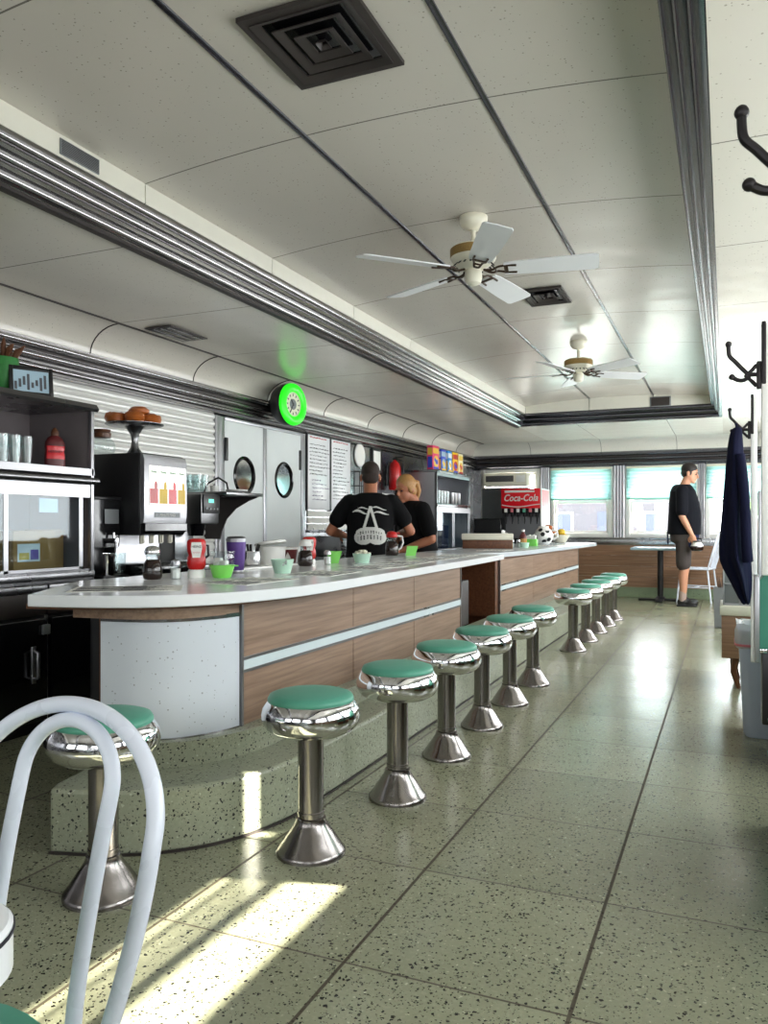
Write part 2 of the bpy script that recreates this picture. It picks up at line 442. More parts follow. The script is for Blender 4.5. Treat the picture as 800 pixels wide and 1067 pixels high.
# low ceilings: left, right, far, near
def low(name, pts_x, y0, y1, mat):
    """strip running along Y with the given cross-section (x, z), thick enough to be solid"""
    b = B(); top = [(x, z + .03) for x, z in pts_x]
    b.prism(pts_x + top[::-1], y0, y1, 'Y'); return struct(b.build(name, mat, ang=50))
def cove(x0, z0, x1, z1, n=8):
    """concave quarter sweep from the wall up into the ceiling"""
    return [(x0 + (x1 - x0) * (1 - math.cos(PI / 2 * k / n)), z0 + (z1 - z0) * math.sin(PI / 2 * k / n)) for k in range(n + 1)]
low('ceiling', cove(XL, 2.07, XL + .23, ZL) + [(CL, ZL)], YF, YB, 'ceil_low')
low('ceiling', cove(XR, 2.07, XR - .23, ZL) + [(CR, ZL)], YF, YB, 'ceil_low')
b = B(); pr = cove(YB, 2.07, YB - .23, ZL)
b.prism([(y, z) for y, z in pr] + [(y, z + .03) for y, z in pr[::-1]], XL, XR, 'X'); struct(b.build('ceiling', 'ceil_far', ang=50))
b = B(); b.box(CL, YE, ZL, CR, YB - .15, ZL + .03); struct(b.build('ceiling', 'ceil_far'))
# raised ceiling, gently arched
b = B(); n = 16
def zc(x): return 2.53 - .06 * ((x - XC) / 1.06) ** 2
pr = [(CLT + (CRT - CLT) * k / n, 0) for k in range(n + 1)]; pr = [(x, zc(x)) for x, _ in pr]
b.prism(pr + [(x, z + .03) for x, z in pr[::-1]], YF, YET + .05, 'Y'); struct(b.build('ceiling', 'ceil', ang=50))
# roof slab closing the building
b = B(); b.box(XL - .12, YF - .12, 2.6, XR + .12, YB + .12, 2.7); struct(b.build('roof', 'greymetal'))

# steel bands round the raised ceiling: three rounded ribs on a slope
def ribs(p0, p1, n, h, out):
    p0, p1, out = Vector(p0), Vector(p1), Vector(out); q = []
    for i in range(n):
        a = p0.lerp(p1, i / n); c = p0.lerp(p1, (i + 1) / n); g = .10
        for k in range(11):
            t = k / 10; m = a.lerp(c, g + (1 - 2 * g) * t)
            q.append(tuple(m + out * h * (math.sin(PI * t) ** .7)))
    return [tuple(p0)] + q + [tuple(p1)]
def band(name, prof, back, a, c, axis, mat):
    b = B(); b.prism(prof + back, a, c, axis); return struct(b.build(name, mat, ang=35))
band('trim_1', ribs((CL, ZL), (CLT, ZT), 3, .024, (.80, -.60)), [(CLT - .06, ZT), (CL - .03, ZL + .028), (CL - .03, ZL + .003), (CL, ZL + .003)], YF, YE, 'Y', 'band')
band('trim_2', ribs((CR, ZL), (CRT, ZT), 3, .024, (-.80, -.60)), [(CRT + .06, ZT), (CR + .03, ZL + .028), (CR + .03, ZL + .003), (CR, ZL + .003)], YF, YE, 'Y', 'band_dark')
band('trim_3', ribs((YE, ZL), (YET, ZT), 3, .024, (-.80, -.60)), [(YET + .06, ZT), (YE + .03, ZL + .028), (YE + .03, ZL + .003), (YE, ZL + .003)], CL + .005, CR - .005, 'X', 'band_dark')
# dark lip under the left band
b = B(); b.box(CL - .034, YF, ZL - .012, CL + .006, YE, ZL); struct(b.build('trim_4', 'grille'))
# white strip above each band
b = B()
y = YF
while y < YET - .05:
    y2 = min(((math.floor((y - 2.71) / 1.03 + 1e-6) + 1) * 1.03 + 2.71), YET); b.box(CLT - .03, y + .003, ZT - .005, CLT, y2 - .003, ZS + .015); y = y2
struct(b.build('trim_5', 'strip_white'))
b = B(); b.box(CRT, YF, ZT - .005, CRT + .03, YET, ZS + .015); struct(b.build('trim_6', 'strip_white'))
b = B()
xs = [CLT, -1.5, -.78, CRT]
for i in range(3):
    k = 6; x0, x1 = xs[i] + .004, xs[i + 1] - .004
    pp = [(x0, ZT - .005), (x1, ZT - .005)] + [(x1 + (x0 - x1) * j / k, zc(x1 + (x0 - x1) * j / k) + .005) for j in range(k + 1)]
    b.prism(pp, YET, YET + .03, 'Y')
struct(b.build('trim_7', 'strip_white'))
# lengthwise steel strips on the ceilings
for nm, x in (('trim_8', -1.5), ('trim_9', -.78)):
    b = B(); z = zc(x); b.box(x - .011, YF, z - .007, x + .011, YET, z + .004, .003); struct(b.build(nm, 'band_dark'))
b = B(); b.box(XL + .222, YF, ZL - .006, XL + .238, YB - .23, ZL + .004); struct(b.build('trim_10', 'grille'))
b = B(); b.box(XR - .238, YF, ZL - .006, XR - .222, YB - .23, ZL + .004); struct(b.build('trim_11', 'grille'))
# joint beads running down the left cove
b = B()
for k in range(-3, 10):
    y = 2.76 + 1.03 * k
    if YF < y < YB: b.tube([(x + .002, y, z - .002) for x, z in cove(XL, 2.07, XL + .23, ZL)], .0035, 6)
struct(b.build('trim_12', 'grille'))

# ribbed steel cornice where walls meet the cove
def cornice(name, x, sgn, a, c, axis, mat):
    prof = ribs((x + sgn * .035, 1.875), (x + sgn * .035, 2.065), 3, .035, (sgn * 1.0, 0))
    b = B(); b.prism(prof + [(x, 2.08), (x, 1.862)], a, c, axis); return struct(b.build(name, mat, ang=35))
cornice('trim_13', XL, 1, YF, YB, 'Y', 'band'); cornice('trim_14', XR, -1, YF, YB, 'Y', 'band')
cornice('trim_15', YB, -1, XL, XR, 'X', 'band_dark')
for nm, (x0, x1, z) in {'trim_16': (XL, XL + .05, 1.955), 'trim_17': (XL, XL + .05, 2.01)}.items():   # dark grooves between the ribs
    b = B(); b.box(x0, YF, z - .012, x1 - .012, YB, z + .012); struct(b.build(nm, 'grille'))
for nm, z in (('trim_18', 1.937), ('trim_19', 2.0)):
    b = B(); b.box(XL, YB - .047, z - .011, XR, YB, z + .011); struct(b.build(nm, 'grille'))

# far wall below the windows: sill strip, wood laminate, terrazzo cove base
b = B(); b.box(XL, YB - .03, .735, XR, YB, .835, .006); b.box(XL, YB - .06, .822, XR, YB, .842, .006); struct(b.build('trim_20', 'steelx'))
b = B()
for k in range(4): b.box(XL, YB - .012, .135 + k * .15, XR, YB, .135 + (k + 1) * .15 - .003)
struct(b.build('trim_21', 'woodx'))
b = B(); b.prism([(YB, 0), (YB, .135), (YB - .02, .135), (YB - .025, .05), (YB - .06, .012), (YB - .08, 0)], XL, XR, 'X'); struct(b.build('baseboard_back', 'cove'))
b = B(); b.prism([(XR, 0), (XR, .135), (XR - .02, .135), (XR - .025, .05), (XR - .06, .012), (XR - .08, 0)], YF, YB, 'Y'); struct(b.build('baseboard_right', 'cove'))
b = B(); b.box(XR - .012, YF, .135, XR, YB, .735); struct(b.build('trim_22', 'wood'))

# fluted pilasters between the far windows
def pilaster(name, xa, xb):
    b = B(); n = 4; w = (xb - xa) / n
    b.box(xa, YB - .012, .842, xb, YB, 1.872)
    for i in range(n):
        c = xa + (i + .5) * w
        b.prism([(c + .42 * w * math.cos(PI + PI * k / 8), YB - .012 + .018 * math.sin(PI + PI * k / 8)) for k in range(9)], .80, 1.872, 'Z')
    return struct(b.build(name, 'steelz'))
for i, (xa, xb) in enumerate(((-2.56, -2.41), (-1.51, -1.33), (-.37, -.27), (.69, .8))): pilaster('trim_%d' % (23 + i), xa + .01, xb - .01)

# windows: white frame, two sashes, glass; teal cloth blind drawn half-way on the room side
def window_far(i, xa, xb, split=True):
    w = bpy.data.objects.new('window_%d' % i, None); COL.objects.link(w); struct(w); w.location = ((xa + xb) / 2, YB, ZW0)
    h = ZW1 - ZW0; hw = (xb - xa) / 2; f = .06
    b = B(); y0, y1 = 0.0, .09
    b.box(-hw, y0, 0, -hw + f, y1, h, .006); b.box(hw - f, y0, 0, hw, y1, h, .006); b.box(-hw + f, y0, 0, hw - f, y1, f, .006); b.box(-hw + f, y0, h - f, hw - f, y1, h, .006)
    b.build('window_frame', 'white', w)
    for nm, z0, z1, yo in (('lower_sash', f, h * .5 + .02, .03), ('upper_sash', h * .5 - .02, h - f, .055)):
        b = B(); s = .035
        b.box(-hw + f, yo, z0, -hw + f + s, yo + .024, z1); b.box(hw - f - s, yo, z0, hw - f, yo + .024, z1)
        b.box(-hw + f + s, yo, z0, hw - f - s, yo + .024, z0 + s); b.box(-hw + f + s, yo, z1 - s, hw - f - s, yo + .024, z1)
        sa = b.build(nm, 'white', w)
        b = B(); b.box(-hw + f + s, yo + .010, z0 + s, hw - f - s, yo + .014, z1 - s); b.build('pane', 'glass', sa)
    return w
for i, (xa, xb) in enumerate(farwin): window_far(i + 1, xa, xb)
def blind(x0, x1, y, z0, z1, label, group=None):
    t = thing('window_blind', label, 'blind', ((x0 + x1) / 2, y, z1), 0, group); hw = (x1 - x0) / 2; h = z1 - z0
    b = B(); n = max(6, int(h / .025))
    pl = [(.004 * (1 if k % 2 else -1), -k * h / n) for k in range(n + 1)]
    b.prism([(u, v) for u, v in pl] + [(u + .0012, v) for u, v in pl[::-1]], -hw, hw, 'X'); b.build('shade_cloth', 'blind', t, ang=10)
    b = B(); b.box(-hw, -.014, -.03, hw, .014, 0, .004); b.build('head_rail', 'offwhite', t)
    b = B(); b.box(-hw, -.009, -h - .014, hw, .009, -h, .003); b.build('bottom_rail', 'teal', t)
    return t
lab = ['teal pleated blind drawn half down behind the soda fountain side window', 'teal pleated blind behind the standing person in dark shirt', 'teal pleated blind beside the hanging navy jacket']
for (xa, xb), l in zip(farwin[1:], lab): blind(xa + .015, xb - .015, YB - .034, 1.40, 1.855, l, None)

# right-hand windows (added lamps on their room side stand in for daylight) with their blinds
def window_side(i, ya, yb):
    w = bpy.data.objects.new('window_%d' % i, None); COL.objects.link(w); struct(w); w.location = (XR, (ya + yb) / 2, ZW0)
    h = ZW1 - ZW0; hw = (yb - ya) / 2; f = .03
    b = B(); b.box(.02, -hw, 0, .10, -hw + f, h); b.box(.02, hw - f, 0, .10, hw, h); b.box(.02, -hw + f, 0, .10, hw - f, f); b.box(.02, -hw + f, h - f, .10, hw - f, h)
    b.build('window_frame', 'white', w)
    b = B(); b.box(.05, -hw + f, f, .054, hw - f, h - f); b.build('pane', 'glass', w)
for i, (a, c) in enumerate(rightwin): window_side(5 + i, a, c)
def window_rear(i, xa, xb):
    w = bpy.data.objects.new('window_%d' % i, None); COL.objects.link(w); struct(w); w.location = ((xa + xb) / 2, YF, ZW0)
    h = ZW1 - ZW0; hw = (xb - xa) / 2; f = .05
    b = B(); b.box(-hw, -.1, 0, -hw + f, -.02, h); b.box(hw - f, -.1, 0, hw, -.02, h); b.box(-hw + f, -.1, 0, hw - f, -.02, f); b.box(-hw + f, -.1, h - f, hw - f, -.02, h)
    b.build('window_frame', 'white', w)
    b = B(); b.box(-hw + f, -.06, f, hw - f, -.056, h - f); b.build('pane', 'glass', w)
for i, (a, c) in enumerate(frontwin): window_rear(12 + i, a, c)

# ------------------------------------------------------------------ left wall: slatted panel, double doors, boards
b = B(); z = .72; zs = []
while z < 1.855: zs.append(z); z += .055
pr = []
for z in zs:
    for k in range(5):
        t = k / 4; pr.append((XL + .004 + .022 * math.sin(PI * t) ** .7 * (1 - .5 * t) + .004, z + .055 * t * .97))
b.prism(pr + [(XL, zs[-1] + .055), (XL, zs[0])], 2.0, 5.06, 'Y'); struct(b.build('trim_30', 'blind_steel', ang=25))
b = B(); b.box(XL, 5.06, 0, XL + .03, 5.11, 1.86, .004); b.box(XL, 5.11, 0, XL + .024, 5.19, 1.86, .004); struct(b.build('trim_31', 'steelz'))
b = B(); b.box(XL, 6.39, 0, XL + .028, 6.47, 1.86, .004); b.box(XL, 5.19, 1.835, XL + .028, 6.39, 1.862, .004); b.box(XL, 5.745, 0, XL + .03, 5.80, 1.835, .004)
struct(b.build('trim_32', 'steelz'))

def swing_door(i, ya, yb, hinge_y, label):
    d = bpy.data.objects.new('door_%d' % i, None); COL.objects.link(d); struct(d); d.location = (XL, (ya + yb) / 2, 0)
    hw = (yb - ya) / 2; cz = 1.415; r0 = .145; z0, z1 = .03, 1.833
    b = B(); n = 32
    # leaf with a round hole: rings from the hole out to the rectangle
    def rect(a):
        dy, dz = math.cos(a), math.sin(a); k = 1e9
        if dy: k = min(k, hw / abs(dy))
        lim = (z1 - cz) if dz > 0 else (cz - z0)
        if dz: k = min(k, lim / abs(dz))
        return dy * k, cz + dz * k
    ang = sorted([2 * PI * k / n for k in range(n)] + [math.atan2(s2, s1) % (2 * PI) for s1, s2 in ((hw, z1 - cz), (-hw, z1 - cz), (hw, z0 - cz), (-hw, z0 - cz))])
    for x in (.006, .022):
        pass
    inner = [(r0 * math.cos(a), cz + r0 * math.sin(a)) for a in ang]; outer = [rect(a) for a in ang]
    rs = [[Vector((x, y, z)) for y, z in q] for x, q in ((.022, inner), (.022, outer), (.004, outer), (.004, inner))]
    b.rings(rs, False, False, True); b.build('door_leaf', 'door', d, ang=20)
    b = B(); rg = []
    for k in range(n):
        a = 2 * PI * k / n; cy, sz = math.cos(a), math.sin(a)
        rg.append([(.030, (r0 - .012) * cy, cz + (r0 - .012) * sz), (.034, r0 * cy, cz + r0 * sz), (.026, (r0 + .014) * cy, cz + (r0 + .014) * sz), (.020, (r0 + .016) * cy, cz + (r0 + .016) * sz), (.010, (r0 - .012) * cy, cz + (r0 - .012) * sz)])
    b.rings([[Vector(p) for p in q] for q in rg], False, False, True); b.build('porthole_rim', 'blackgloss', d)
    b = B(); b.rings([[Vector((x, (r0 - .008) * math.cos(2 * PI * k / n), cz + (r0 - .008) * math.sin(2 * PI * k / n))) for k in range(n)] for x in (.012, .016)])
    b.build('porthole_pane', 'chrome', d)
    for z in (1.52, .25):
        b = B(); b.box(.02, hinge_y - .016, z, .036, hinge_y + .016, z + .18, .004); b.build('hinge', 'black', d)
swing_door(1, 5.19, 5.745, -.262, ''); swing_door(2, 5.80, 6.39, .28, '')
# lower wall behind the counter run: steel sheet behind shelves
b = B(); b.box(XL, 6.47, .30, XL + .012, 8.2, 1.86); struct(b.build('trim_33', 'steelx'))
# ------------------------------------------------------------------ terrazzo step along the counters
def smooth(pts, sub=5):
    """Catmull-Rom through a 2-D or 3-D open polyline"""
    P = [Vector(p) for p in pts]; out = []
    for i in range(len(P) - 1):
        a, b_, c, d = P[max(i - 1, 0)], P[i], P[i + 1], P[min(i + 2, len(P) - 1)]
        for k in range(sub):
            t = k / sub
            out.append(.5 * ((2 * b_) + (c - a) * t + (2 * a - 5 * b_ + 4 * c - d) * t * t + (3 * b_ - a - 3 * c + d) * t ** 3))
    out.append(P[-1]); return [tuple(v) for v in out]
def band_wall(pts, th, z0, z1):
    """vertical sheet following a plan curve"""
    P = [Vector((p[0], p[1], 0)) for p in pts]; rs = []
    for i, p in enumerate(P):
        d = (P[min(i + 1, len(P) - 1)] - P[max(i - 1, 0)]).normalized(); nn = Vector((d.y, -d.x, 0)) * th
        q = p - nn
        rs.append([Vector((p.x, p.y, z0)), Vector((p.x, p.y, z1)), Vector((q.x, q.y, z1)), Vector((q.x, q.y, z0))])
    return rs
outer = smooth([(-1.93, 1.86), (-1.72, 1.93), (-1.56, 2.045), (-1.455, 2.20), (-1.395, 2.42), (-1.385, 2.75)], 6)
inner = smooth([(-2.02, 2.12), (-1.86, 2.135), (-1.72, 2.19), (-1.625, 2.31), (-1.565, 2.5), (-1.56, 2.8)], 6)
t = thing('counter_step', 'speckled green terrazzo foot step curving round the end of the long counter', 'step', (0, 0, 0))
b = B(); b.prism(outer + [(-1.385, 10.2), (-1.75, 10.2), (-1.75, 6.2), (-1.75, 2.9), (-2.0, 2.14), (-1.96, 1.92)], 0, .2, 'Z')
o = b.build('foot_ledge', 'step', t)
md = o.modifiers.new('edge', 'BEVEL'); md.width = .012; md.segments = 2; md.limit_method = 'ANGLE'
b = B(); b.rings(band_wall(outer + [(-1.385, 10.2)], -.006, 0, .008)); b.build('base_joint', 'grille', t)
b = B(); b.prism(inner + [(-1.56, 10.1), (-1.75, 10.1), (-1.75, 2.9), (-2.0, 2.4)], .2, .285, 'Z'); b.build('riser', 'step', t)

# ------------------------------------------------------------------ first counter
t = thing('lunch_counter', 'long white topped lunch counter with rounded near end and wood laminate front', 'counter')
PX = -1.63
# wood laminate panels with pale stripe between
def counter_front(t, y0, y1, px, splits, ends=True):
    ys = [y0] + splits + [y1]
    for i in range(len(ys) - 1):
        a, c = ys[i] + .003, ys[i + 1] - .003
        for z0, z1 in ((.275, .478), (.535, .735)):
            b = B(); b.box(px - .02, a, z0, px, c, z1); b.build('wood_panel', 'wood', t)
    b = B(); b.box(px - .02, y0, .489, px + .004, y1, .524); b.build('pale_stripe', 'stripe', t)
    b = B()
    for z in (.478, .524): b.box(px - .02, y0, z, px + .007, y1, z + .011)
    b.box(px - .02, y0 - .006, .27, px + .006, y0 + .008, .735); b.box(px - .02, y1 - .006, .27, px + .006, y1 + .004, .735)
    b.box(px - .02, y0, .27, px + .006, y1, .278)
    b.build('metal_edging', 'steel_dark', t)
counter_front(t, 2.47, 5.08, PX, [3.42, 4.22])
# curved speckled end panel
cv = smooth([(-1.632, 2.46), (-1.665, 2.34), (-1.74, 2.225), (-1.85, 2.165), (-1.99, 2.145)], 6)
b = B(); b.rings(band_wall(cv, -.015, .285, .69)); b.build('end_panel', 'endpanel', t)
for z0, z1 in ((.688, .702), (.28, .29)):
    b = B(); b.rings(band_wall([(x + .004, y - .005) for x, y in cv], -.022, z0, z1)); b.build('chrome_edging', 'band', t)
cv2 = smooth([(-1.632, 2.50), (-1.655, 2.33), (-1.73, 2.20), (-1.86, 2.135), (-2.08, 2.11)], 6)
b = B(); b.rings(band_wall(cv2, -.015, .70, .735)); b.build('wood_band', 'wood', t)
# dark recess side and back of the base
b = B(); b.prism([(-1.99, 2.15), (-2.02, 2.16), (-2.02, 2.5), (-1.655, 5.06), (-1.65, 2.5), (-1.75, 2.27), (-1.86, 2.19)], .286, .735, 'Z'); b.build('base', 'wood_dark', t)
b = B(); b.box(-2.42, 2.55, 0, -2.02, 5.06, .735); b.box(-2.035, 2.155, .2, -2.005, 2.56, .735); b.build('inner_cabinet', 'black', t)
TOP = smooth([(-2.12, 1.95), (-1.93, 1.99), (-1.755, 2.06), (-1.63, 2.17), (-1.54, 2.33), (-1.485, 2.54), (-1.465, 2.78), (-1.475, 3.2), (-1.52, 4.2), (-1.60, 6.1)], 5)
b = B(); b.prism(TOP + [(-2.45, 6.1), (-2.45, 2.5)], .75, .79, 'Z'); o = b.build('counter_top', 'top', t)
md = o.modifiers.new('edge', 'BEVEL'); md.width = .004; md.segments = 2; md.limit_method = 'ANGLE'
b = B(); b.prism([(x - .07, y + .06) for x, y in TOP] + [(-2.40, 6.08), (-2.40, 2.55)], .735, .75, 'Z'); b.build('top_underlay', 'wood_dark', t)
# alcove between the two counters
b = B(); b.box(-2.42, 5.08, 0, -2.02, 6.26, .735); b.box(-2.02, 5.06, .286, -1.66, 5.09, .735); b.box(-2.02, 6.2, .286, -1.70, 6.28, .735); b.build('alcove_panel', 'wood_dark', t)
b = B(); b.box(-2.018, 5.42, .47, -2.0, 5.66, .70, .004); ob = b.build('outlet_plate', 'black', t)
b = B()
for yy in (5.48, 5.58): b.box(-2.001, yy, .55, -1.996, yy + .035, .62, .002)
b.build('outlet_face', 'grille', ob)
tag(B().box(-.12, -.21, 0, .12, .21, .33, .012).build('equipment_box', 'grille'), 'plain dark grey metal box tucked in the alcove between the counters', 'box', loc=(-1.87, 5.45, .286))

# second counter
t = thing('lunch_counter', 'far white topped counter running to the windows, with fountain drinks end', 'counter')
counter_front(t, 6.3, 10.02, -1.69, [7.54, 8.78])
TOP2 = smooth([(-1.88, 6.12), (-1.72, 6.5), (-1.645, 7.2), (-1.60, 8.4), (-1.535, 10.2), (-1.56, 10.55), (-1.72, 10.72)], 5)
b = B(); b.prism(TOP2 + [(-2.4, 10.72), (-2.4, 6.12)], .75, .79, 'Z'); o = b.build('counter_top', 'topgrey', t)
md = o.modifiers.new('edge', 'BEVEL'); md.width = .004; md.segments = 2; md.limit_method = 'ANGLE'
b = B(); b.box(-2.35, 6.29, 0, -1.76, 10.02, .735); b.box(-1.76, 6.3, .285, -1.71, 10.02, .75); b.build('base', 'wood_dark', t)

# ------------------------------------------------------------------ stools
def make_stool(label, group):
    t = thing('counter_stool', label, 'stool', (0, 0, 0), 0, group)
    b = B(); b.lathe([(.108, 0), (.108, .012), (.102, .018), (.086, .042), (.066, .072), (.052, .092), (.047, .104), (.046, .112), (.042, .114)], seg=32); b.build('base_flare', 'column', t, ang=50)
    b = B(); b.lathe([(.040, .10), (.040, .39), (.05, .40)], seg=28); b.lathe([(.042, .124), (.0425, .128), (.042, .132)], seg=28); b.build('column', 'column', t)
    pr = [(.04, .375), (.09, .374), (.118, .380), (.140, .394), (.152, .415), (.154, .435), (.149, .455), (.138, .470), (.132, .478), (.120, .478)]
    b = B(); b.lathe(pr, seg=40); b.build('chrome_ring', 'chrome', t, ang=60)
    b = B(); b.lathe([(.128, .470), (.134, .477), (.134, .484), (.128, .494), (.110, .500), (.06, .504), (0, .505)], seg=40); b.build('seat', 'vinyl', t, ang=60)
    return t
G1, G2 = 'mint topped stools along the near counter', 'mint topped stools along the far counter'
st = make_stool('mint topped chrome stool standing behind the white bent tube chair', G1); st.location = (-1.58, 1.714, 0)
near = [(-1.19, 2.19), (-1.13, 2.755), (-1.135, 3.337), (-1.138, 3.90), (-1.139, 4.465), (-1.14, 5.06)]
nl = ['frontmost full view mint topped chrome stool, beside the sunlit floor patch', 'second mint topped chrome stool of the near row, after the frontmost one',
      'third mint topped chrome stool from the front of the near row', 'fourth mint topped chrome stool from the front of the near row',
      'fifth mint topped chrome stool from the front, next to last of near row', 'last mint topped chrome stool of the near row, before the alcove gap']
for (x, y), l in zip(near, nl): dup(st, (x, y, 0), random.uniform(0, 6), l, G1)
far = [(-1.144, 6.54), (-1.138, 7.13), (-1.138, 7.73), (-1.128, 8.29), (-1.12, 8.84)]
fl = ['nearest stool of the far counter row, standing clear in front', 'second stool of the far counter row, half hidden behind the first', 'third stool of the far counter row, counted from its near end',
      'fourth stool of the far counter row, next to last', 'last stool of the far counter row, closest to the pedestal table']
for (x, y), l in zip(far, fl): dup(st, (x, y, 0), random.uniform(0, 6), l, G2)

# ------------------------------------------------------------------ ceiling fans
def make_fan(label, group):
    t = thing('ceiling_fan', label, 'ceiling fan', (0, 0, 0), 0, group)   # origin at the ceiling
    b = B(); b.lathe([(.066, 0), (.07, -.006), (.068, -.03), (.056, -.052), (.03, -.066), (.016, -.07)], seg=28); b.build('canopy', 'offwhite', t)
    b = B(); b.cyl((0, 0, -.06), (0, 0, -.165), .011, seg=14); b.build('downrod', 'offwhite', t)
    b = B(); b.lathe([(.02, -.135), (.05, -.145), (.098, -.152), (.112, -.160), (.112, -.208), (.108, -.216), (.09, -.235), (.066, -.252), (.05, -.262), (.03, -.265)], seg=36); mo = b.build('motor_housing', 'offwhite', t, ang=30)
    b = B(); b.lathe([(.1125, -.162), (.1145, -.164), (.1145, -.202), (.1125, -.204)], seg=36, caps=False); b.build('woven_band', 'wicker', mo)
    b = B()
    for k in range(20):
        a = 2 * PI * k / 20; rm = Matrix.Rotation(a, 4, 'Z') @ Matrix.Translation((.088, 0, -.236)) @ Matrix.Rotation(R(40), 4, 'Y')
        b.box(-.019, -.0042, -.002, .019, .0042, .002, mat=rm)
    b.build('vent_slots', 'black', mo)
    b = B(); b.lathe([(.034, -.262), (.042, -.275), (.043, -.305), (.036, -.328), (.02, -.336), (.006, -.338)], seg=28); b.build('switch_hub', 'offwhite', t)
    for k in range(5):
        rm = Matrix.Rotation(2 * PI * k / 5, 4, 'Z')
        bl = Matrix.Rotation(2 * PI * k / 5, 4, 'Z') @ Matrix.Translation((0, 0, -.268)) @ Matrix.Rotation(R(-12), 4, 'X')
        b = B()
        pts = [(.05, 0, .004), (.09, .012, -.008), (.12, .02, .002), (.16, .03, .0), (.21, .032, -.004)]
        for s in (1, -1): b.tube([bl @ Vector((x, s * y, z)) for x, y, z in smooth(pts, 3)], .0055, 7)
        b.tube([bl @ Vector((.11, y * .02, -.002)) for y in (-1, 0, 1)], .005, 7)
        b.box(.15, -.035, -.006, .17, .035, -.001, .002, mat=bl); b.build('blade_bracket', 'brown_iron', t)
        ol = [(.15, -.05), (.20, -.058), (.40, -.066), (.575, -.068), (.592, -.058), (.595, 0), (.592, .058), (.575, .068), (.40, .066), (.20, .058), (.15, .05)]
        b = B(); b.prism(ol, 0, .006, 'Z', mat=bl); b.build('blade', 'fanblade', t)
    return t
f1 = make_fan('white five blade ceiling fan nearer the camera, over the counter aisle', 'ceiling fans'); f1.location = (-1.14, 3.76, zc(-1.14) + .002); f1.rotation_euler.z = R(9)
dup(f1, (-1.12, 6.65, zc(-1.12) + .002), R(36), 'smaller looking white ceiling fan farther down the room near the dark grille', 'ceiling fans')

# ------------------------------------------------------------------ air vents in the ceiling
def diffuser(label, hx, hy, n, loc):
    t = thing('ceiling_vent', label, 'air vent', loc, 0, None)
    def frame(b, ax, ay, w, z0, z1, tilt=0.0):
        o = [(-ax, -ay), (ax, -ay), (ax, ay), (-ax, ay)]; i = [(-ax + w, -ay + w), (ax - w, -ay + w), (ax - w, ay - w), (-ax + w, ay - w)]
        b.rings([[Vector((x, y, z0 - tilt)) for x, y in o], [Vector((x, y, z0)) for x, y in i], [Vector((x, y, z1)) for x, y in i], [Vector((x, y, z1 - tilt)) for x, y in o]], False, False, True)
    b = B(); frame(b, hx, hy, .03, -.012, .002); b.build('outer_frame', 'grille', t)
    b = B(); b.box(-hx + .01, -hy + .01, .0, hx - .01, hy - .01, .004); b.build('duct_back', 'blackgloss', t)
    for k in range(n):
        s = .86 - .76 * k / max(n - 1, 1) if n > 1 else .5
        b = B(); frame(b, hx * s, hy * s, min(.026, hx * s * .55), -.004, .0, .012); b.build('louvre_ring', 'grille', t)
    return t
diffuser('large square dark ceiling vent with nested louvres at the top of the picture', .19, .20, 4, (-1.15, 2.20, zc(-1.15) - .006))
diffuser('small dark ceiling vent between the two ceiling fans', .135, .19, 3, (-1.09, 5.22, zc(-1.09) - .006))
t = thing('ceiling_vent', 'narrow dark vent in the lower ceiling above the slatted wall', 'air vent', (-3.20, 4.12, ZL - .004))
b = B(); b.box(-.10, -.19, -.008, .10, .19, .0, .003); b.build('outer_frame', 'grille', t)
for k in range(3):
    b = B(); b.box(-.085 + k * .06, -.17, -.012, -.045 + k * .06, .17, -.007, .002); b.build('louvre_slat', 'blackgloss', t)
t = thing('wall_grille', 'small perforated grey grille in the white strip above the steel band', 'air vent', (CLT, 2.335, 2.425))
b = B(); b.box(0, -.10, -.03, .006, .10, .03, .002); b.build('grille_plate', 'greymetal', t)
b = B()
for k in range(9): b.box(.006, -.095, -.026 + k * .006, .008, .095, -.024 + k * .006)
b.build('slots', 'grille', t)
t = thing('wall_grille', 'square dark speaker grille in the upstand at the far end of raised ceiling', 'air vent', (-.70, YET, 2.44))
b = B(); b.box(-.115, -.008, -.06, .115, 0, .055, .003); b.build('grille_frame', 'greymetal', t)
b = B(); b.box(-.10, -.011, -.05, .10, -.008, .045); b.build('grille_mesh', 'grille', t)
# ------------------------------------------------------------------ back bar along the left wall
def back_cabinet(y0, y1, label, doors, hinge_left=True):
    t = thing('back_bar_cabinet', label, 'cabinet', (XL, y0, 0)); L = y1 - y0; D = .48
    b = B(); b.box(.02, 0, 0, D, L, .575); b.build('body', 'black', t)
    b = B(); b.box(.02, 0, .575, D + .012, L, .685, .004); b.build('fascia', 'grille', t)
    b = B(); b.box(.02, 0, .685, D + .02, L, .725, .006); b.build('worktop', 'steel', t)
    w = L / doors
    for k in range(doors):
        b = B(); b.box(D, k * w + .012, .06, D + .03, (k + 1) * w - .012, .56, .006); d = b.build('door', 'blackgloss', t)
        b = B(); hy = (k + 1) * w - .10
        b.tube([(D + .03, hy, .27), (D + .06, hy, .28), (D + .062, hy, .40), (D + .03, hy, .41)], .009, 8); b.box(D + .03, hy - .014, .25, D + .036, hy + .014, .43, .003); b.build('handle', 'steelz', d)
        for z in (.10, .48):
            b = B(); b.box(D + .024, (k + 1) * w - .05, z, D + .042, (k + 1) * w - .004, z + .05, .004); b.build('hinge', 'greymetal', d)
    b = B(); b.box(D + .002, L - .008, .0, D + .018, L, .575); b.build('corner_strip', 'steelz', t)
    return t
back_cabinet(1.6, 2.98, 'black under-counter cooler with latch handles below the glass display case', 2)
back_cabinet(2.99, 5.05, 'dark back bar cabinet under the drink machines', 3)
back_cabinet(6.48, 8.70, 'dark back bar cabinet under the order boards', 4)

